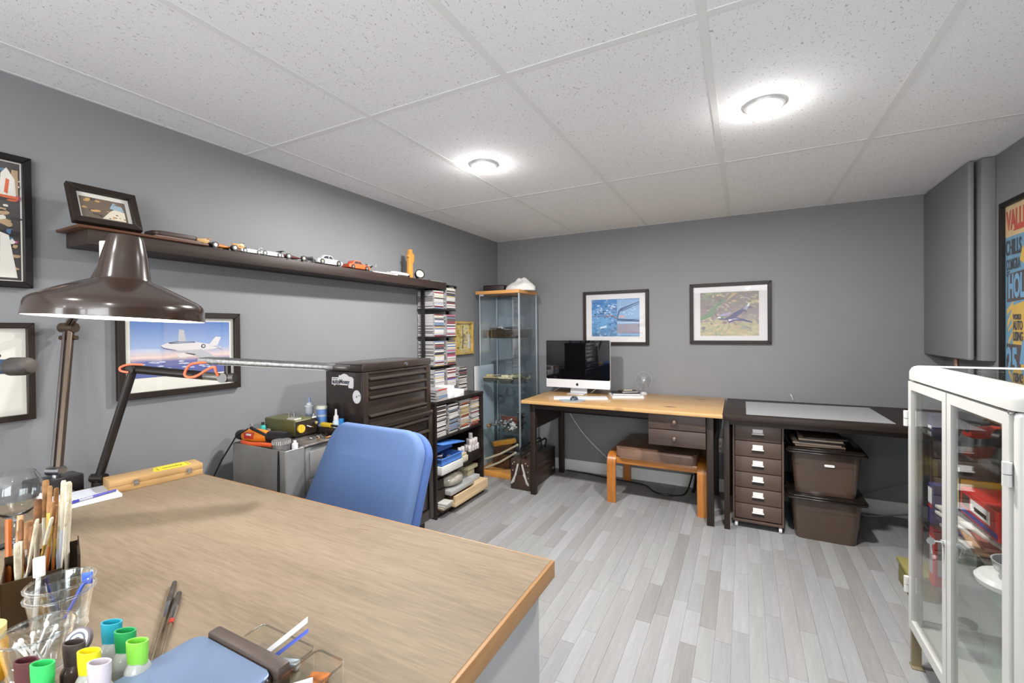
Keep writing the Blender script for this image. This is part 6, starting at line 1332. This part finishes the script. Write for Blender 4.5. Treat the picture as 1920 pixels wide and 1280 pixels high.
for (p, q) in (((1.205, -2.925), (1.262, -2.922)), ((1.222, -2.948), (1.255, -2.938))):
    b.cbox(((p[0]+q[0])/2, (p[1]+q[1])/2, .7452), (math.hypot(q[0]-p[0], q[1]-p[1]), .0028, .0003), math.atan2(q[1]-p[1], q[0]-p[0]))
solo('pencil_mark', b, mat('mark brown', (138, 104, 72), .7), 'two short brown marks scratched across the bench top', 'mark')

# ---------------------------------------------------------------- things on the long shelf
tl = R(22); Mf = Matrix(((0, -math.sin(tl), math.cos(tl), .158), (1, 0, 0, -3.155), (0, math.cos(tl), math.sin(tl), 1.628), (0, 0, 0, 1)))
def art_people(b, w, h):
    rg = random.Random(2)
    for k in range(10): blotch(b, w*rg.uniform(.05, .4), h*rg.uniform(.1, .9), w*.07, h*.06, rg.choice([1, 1, 2]), .0007+.00001*k, rg, 8)
    poly(b, [(.42, .05), (.95, .05), (.95, .5), (.75, .6), (.62, .45)], 3, .0009, w, h); poly(b, [(.62, .6), (.72, .9), (.9, .8), (.95, .55), (.78, .55)], 4, .001, w, h); poly(b, [(.7, .8), (.9, .78), (.92, .9)], 5, .0011, w, h)
    for k in range(8): blotch(b, w*rg.uniform(.55, .93), h*rg.uniform(.1, .45), w*.03, h*.03, rg.choice([5, 1]), .0011, rg, 7)
picture('leaning_photo_frame', 'small dark framed photo leaning on the shelf left end', Mf, .19, .148, .021, art_people,
        [ink('photo brown', (104, 88, 72)), ink('photo gold', (196, 152, 88)), ink('photo dark', (70, 58, 48)), ink('photo cream', (222, 212, 190)), ink('photo blue', (150, 172, 186)), ink('photo umber', (120, 92, 70))], (.010, .012, .008, .016))
t = thing('leather_case', 'flat dark brown leather case lying on the shelf beside leaning frame', 'case', (.12, -2.845, 1.6265))
b = MB(); b.prism([(.07, -2.92), (.165, -2.92), (.165, -2.76), (.07, -2.76)], 1.6170 if False else 1.628, 1.634, None, .001); part('lower_flap', b, mat('case tan edge', (126, 96, 84), .5), t)
b = MB(); b.prism(rrect(.095, .155, .02, 5, .118, -2.845), 1.6345, 1.652, None, .006, 3); part('body', b, mat('case leather', (58, 40, 34), .45), t)
ZS = 1.6165
def moto(label, y, s, m, group=None):
    t = thing('toy_motorcycle', label, 'toy motorcycle', (.155, y, ZS))
    T0 = Matrix.Translation((.155, y, ZS)) @ Matrix.Rotation(R(90), 4, 'Z')
    for dx in (-.36, .36):
        b = MB(); b.T = T0; b.cyl((dx*s, -.04*s, .17*s), (dx*s, .04*s, .17*s), .17*s, n=20); part('wheel', b, BLACKP, t)
    b = MB(); b.T = T0; b.prism([(-.42, .3), (-.25, .24), (.12, .18), (.3, .34), (.22, .5), (.05, .52), (-.1, .42), (-.42, .46)], -.07*s, .07*s, Matrix(((s, 0, 0, 0), (0, 0, -1, 0), (0, s, 0, 0), (0, 0, 0, 1))), .03*s); part('fairing', b, m, t)
    b = MB(); b.T = T0; b.tube([(.36*s, 0, .17*s), (.25*s, 0, .52*s), (.2*s, .12*s, .56*s)], .02*s, 6); b.tube([(.25*s, 0, .52*s), (.2*s, -.12*s, .56*s)], .02*s, 6); b.tube([(-.36*s, 0, .17*s), (0, 0, .2*s), (.1*s, 0, .3*s)], .03*s, 6); part('fork', b, CHROME, t)
    return t
T90 = lambda y, x=.142: Matrix.Translation((x, y, ZS)) @ Matrix.Rotation(R(90), 4, 'Z')
WSILV = mat('toy silver', (214, 216, 218), .25, .2)
b = MB()
moto('small black and tan toy motorbike, first toy on the shelf', -2.745, .07, mat('toy tan', (190, 150, 96), .4))
car('toy_race_car', 'orange toy racing car with black trim on the shelf', T90(-2.672), .125, ORG, open_wheel=True, wheelr=.1, wing=True)
moto('small orange and cream toy motorbike right of the orange car', -2.600, .075, mat('toy cream orange', (220, 160, 100), .4))
car('toy_race_car', 'silver toy racer with black wing, left of a similar racer', T90(-2.55, .147), .10, WSILV, open_wheel=False, cabin=False, wheelr=.1, wing=True)
car('toy_race_car', 'white open-cockpit toy racer near the shelf middle', T90(-2.455, .147), .115, mat('toy white', (224, 224, 222), .25), cabin=False, wheelr=.1, wing=True)
car('toy_race_car', 'black and dark red open-wheel toy racer on the shelf', T90(-2.335), .13, mat('toy dark red', (96, 44, 42), .35), open_wheel=True, wheelr=.1)
moto('tiny black toy motorbike left of the white saloon', -2.24, .06, BLACKP)
car('toy_car', 'white toy saloon car in the middle of the shelf', T90(-2.125, .139), .165, mat('toy white', (224, 224, 222), .25))
car('toy_car', 'orange and white toy race car right of the white saloon', T90(-1.92, .14), .16, mat('toy orange', (222, 92, 48), .35), wheelr=.08)
t = thing('toy_helicopter', 'tiny grey toy aircraft on a curved black stand', 'toy plane', (.14, -1.81, ZS))
b = MB(); b.tube([(.14, -1.825, ZS), (.14, -1.82, ZS+.02), (.14, -1.80, ZS+.034)], .004, 6); b.box((.12, -1.84, ZS), (.16, -1.80, ZS+.003)); part('stand', b, BLACKP, t)
b = MB(); b.tube([(.14, -1.835, ZS+.036), (.14, -1.80, ZS+.038), (.14, -1.765, ZS+.036)], lambda q: .006-.003*q, 8); b.box((.115, -1.81, ZS+.037), (.165, -1.795, ZS+.039)); b.box((.138, -1.77, ZS+.036), (.142, -1.76, ZS+.052)); b.box((.13, -1.84, ZS+.03), (.15, -1.838, ZS+.046)); part('fuselage', b, mat('toy grey', (150, 150, 150), .35, .3), t)
t = thing('white_model_aircraft', 'long flat white model lying on the shelf near the clock', 'model', (.13, -1.62, ZS))
b = MB(); b.prism([(.10, -1.80), (.15, -1.80), (.165, -1.72), (.165, -1.60), (.10, -1.60)], ZS, ZS+.008); part('base_slab', b, mat('model pale grey', (196, 192, 186), .5), t)
b = MB(); b.lathe([(0, 0), (.012, .02), (.015, .06), (.013, .16), (0, .2)], 14, Matrix.Translation((.14, -1.645, ZS+.018)) @ Matrix.Rotation(R(-90), 4, 'X') @ Matrix.Diagonal((1, .8, 1, 1))); part('fuselage', b, mat('toy white', (224, 224, 222), .25), t)
b = MB(); b.box((.08, -1.70, ZS+.008), (.168, -1.62, ZS+.015)); part('printed_strip', b, mat('model mid grey', (150, 148, 146), .5), t)
b = MB(); b.box((.135, -1.655, ZS), (.145, -1.645, ZS+.02)); b.box((.135, -1.47, ZS), (.145, -1.46, ZS+.02)); part('feet', b, BLACKP, t)
t = thing('carved_wooden_figure', 'tall honey wood carved figure standing on shelf behind the clock', 'carving', (.10, -1.40, ZS))
HW = wood('honey carve', (176, 118, 48), (214, 156, 76), 2, .45, 14)
b = MB(); b.prism([(-.022, 0), (.022, 0), (.016, .16), (.018, .2), (.006, .205), (-.014, .2), (-.016, .16)], -.012, .012, Matrix(((0, 0, 1, .10), (1, 0, 0, -1.405), (0, 1, 0, ZS), (0, 0, 0, 1))), .004); part('trunk', b, HW, t)
b = MB(); b.prism([(.012, .10), (.03, .12), (.036, .16), (.028, .178), (.014, .17)], -.008, .014, Matrix(((0, 0, 1, .10), (1, 0, 0, -1.405), (0, 1, 0, ZS), (0, 0, 0, 1))), .003); b.prism([(-.012, .14), (-.026, .15), (-.026, .165), (-.012, .165)], -.008, .01, Matrix(((0, 0, 1, .10), (1, 0, 0, -1.405), (0, 1, 0, ZS), (0, 0, 0, 1))), .002); part('limbs', b, HW, t)
t = thing('desk_clock', 'small round black gauge with white dial, tilted up on shelf', 'clock', (.125, -1.335, ZS))
Mc = Matrix.Translation((.125, -1.335, ZS+.038)) @ Matrix.Rotation(R(-28), 4, 'Z') @ Matrix.Rotation(R(68), 4, 'Y')
b = MB(); b.lathe([(0, -.03), (.022, -.028), (.032, -.012), (.034, .006), (.034, .012), (.029, .014), (.028, .009), (0, .009)], 36, Mc); part('housing', b, BLACKP, t)
b = MB(); b.lathe([(0, .0095), (.027, .0095), (.027, .0102), (0, .0103)], 36, Mc); part('dial', b, mat('dial grey', (196, 190, 182), .4), t)
b = MB()
for k in range(12):
    a = 2*math.pi*k/12; b.T = Mc; b.cbox((.022*math.cos(a), .022*math.sin(a), .0106), (.005, .0012, .0006), a)
b.box((-.001, -.001, .0105), (.001, .016, .011)); b.box((-.001, -.001, .0105), (.012, .001, .011)); part('marks', b, BLACKP, t)
b = MB(); b.box((.10, -1.365, ZS), (.15, -1.305, ZS+.007), .002); part('foot', b, mat('clock foot', (120, 108, 100), .4), t)
book('pamphlet', 'thin dark pamphlet lying at the right end of the shelf', .125, -1.175, ZS, .07, .17, .006, 0, BC, 'pamphlet')
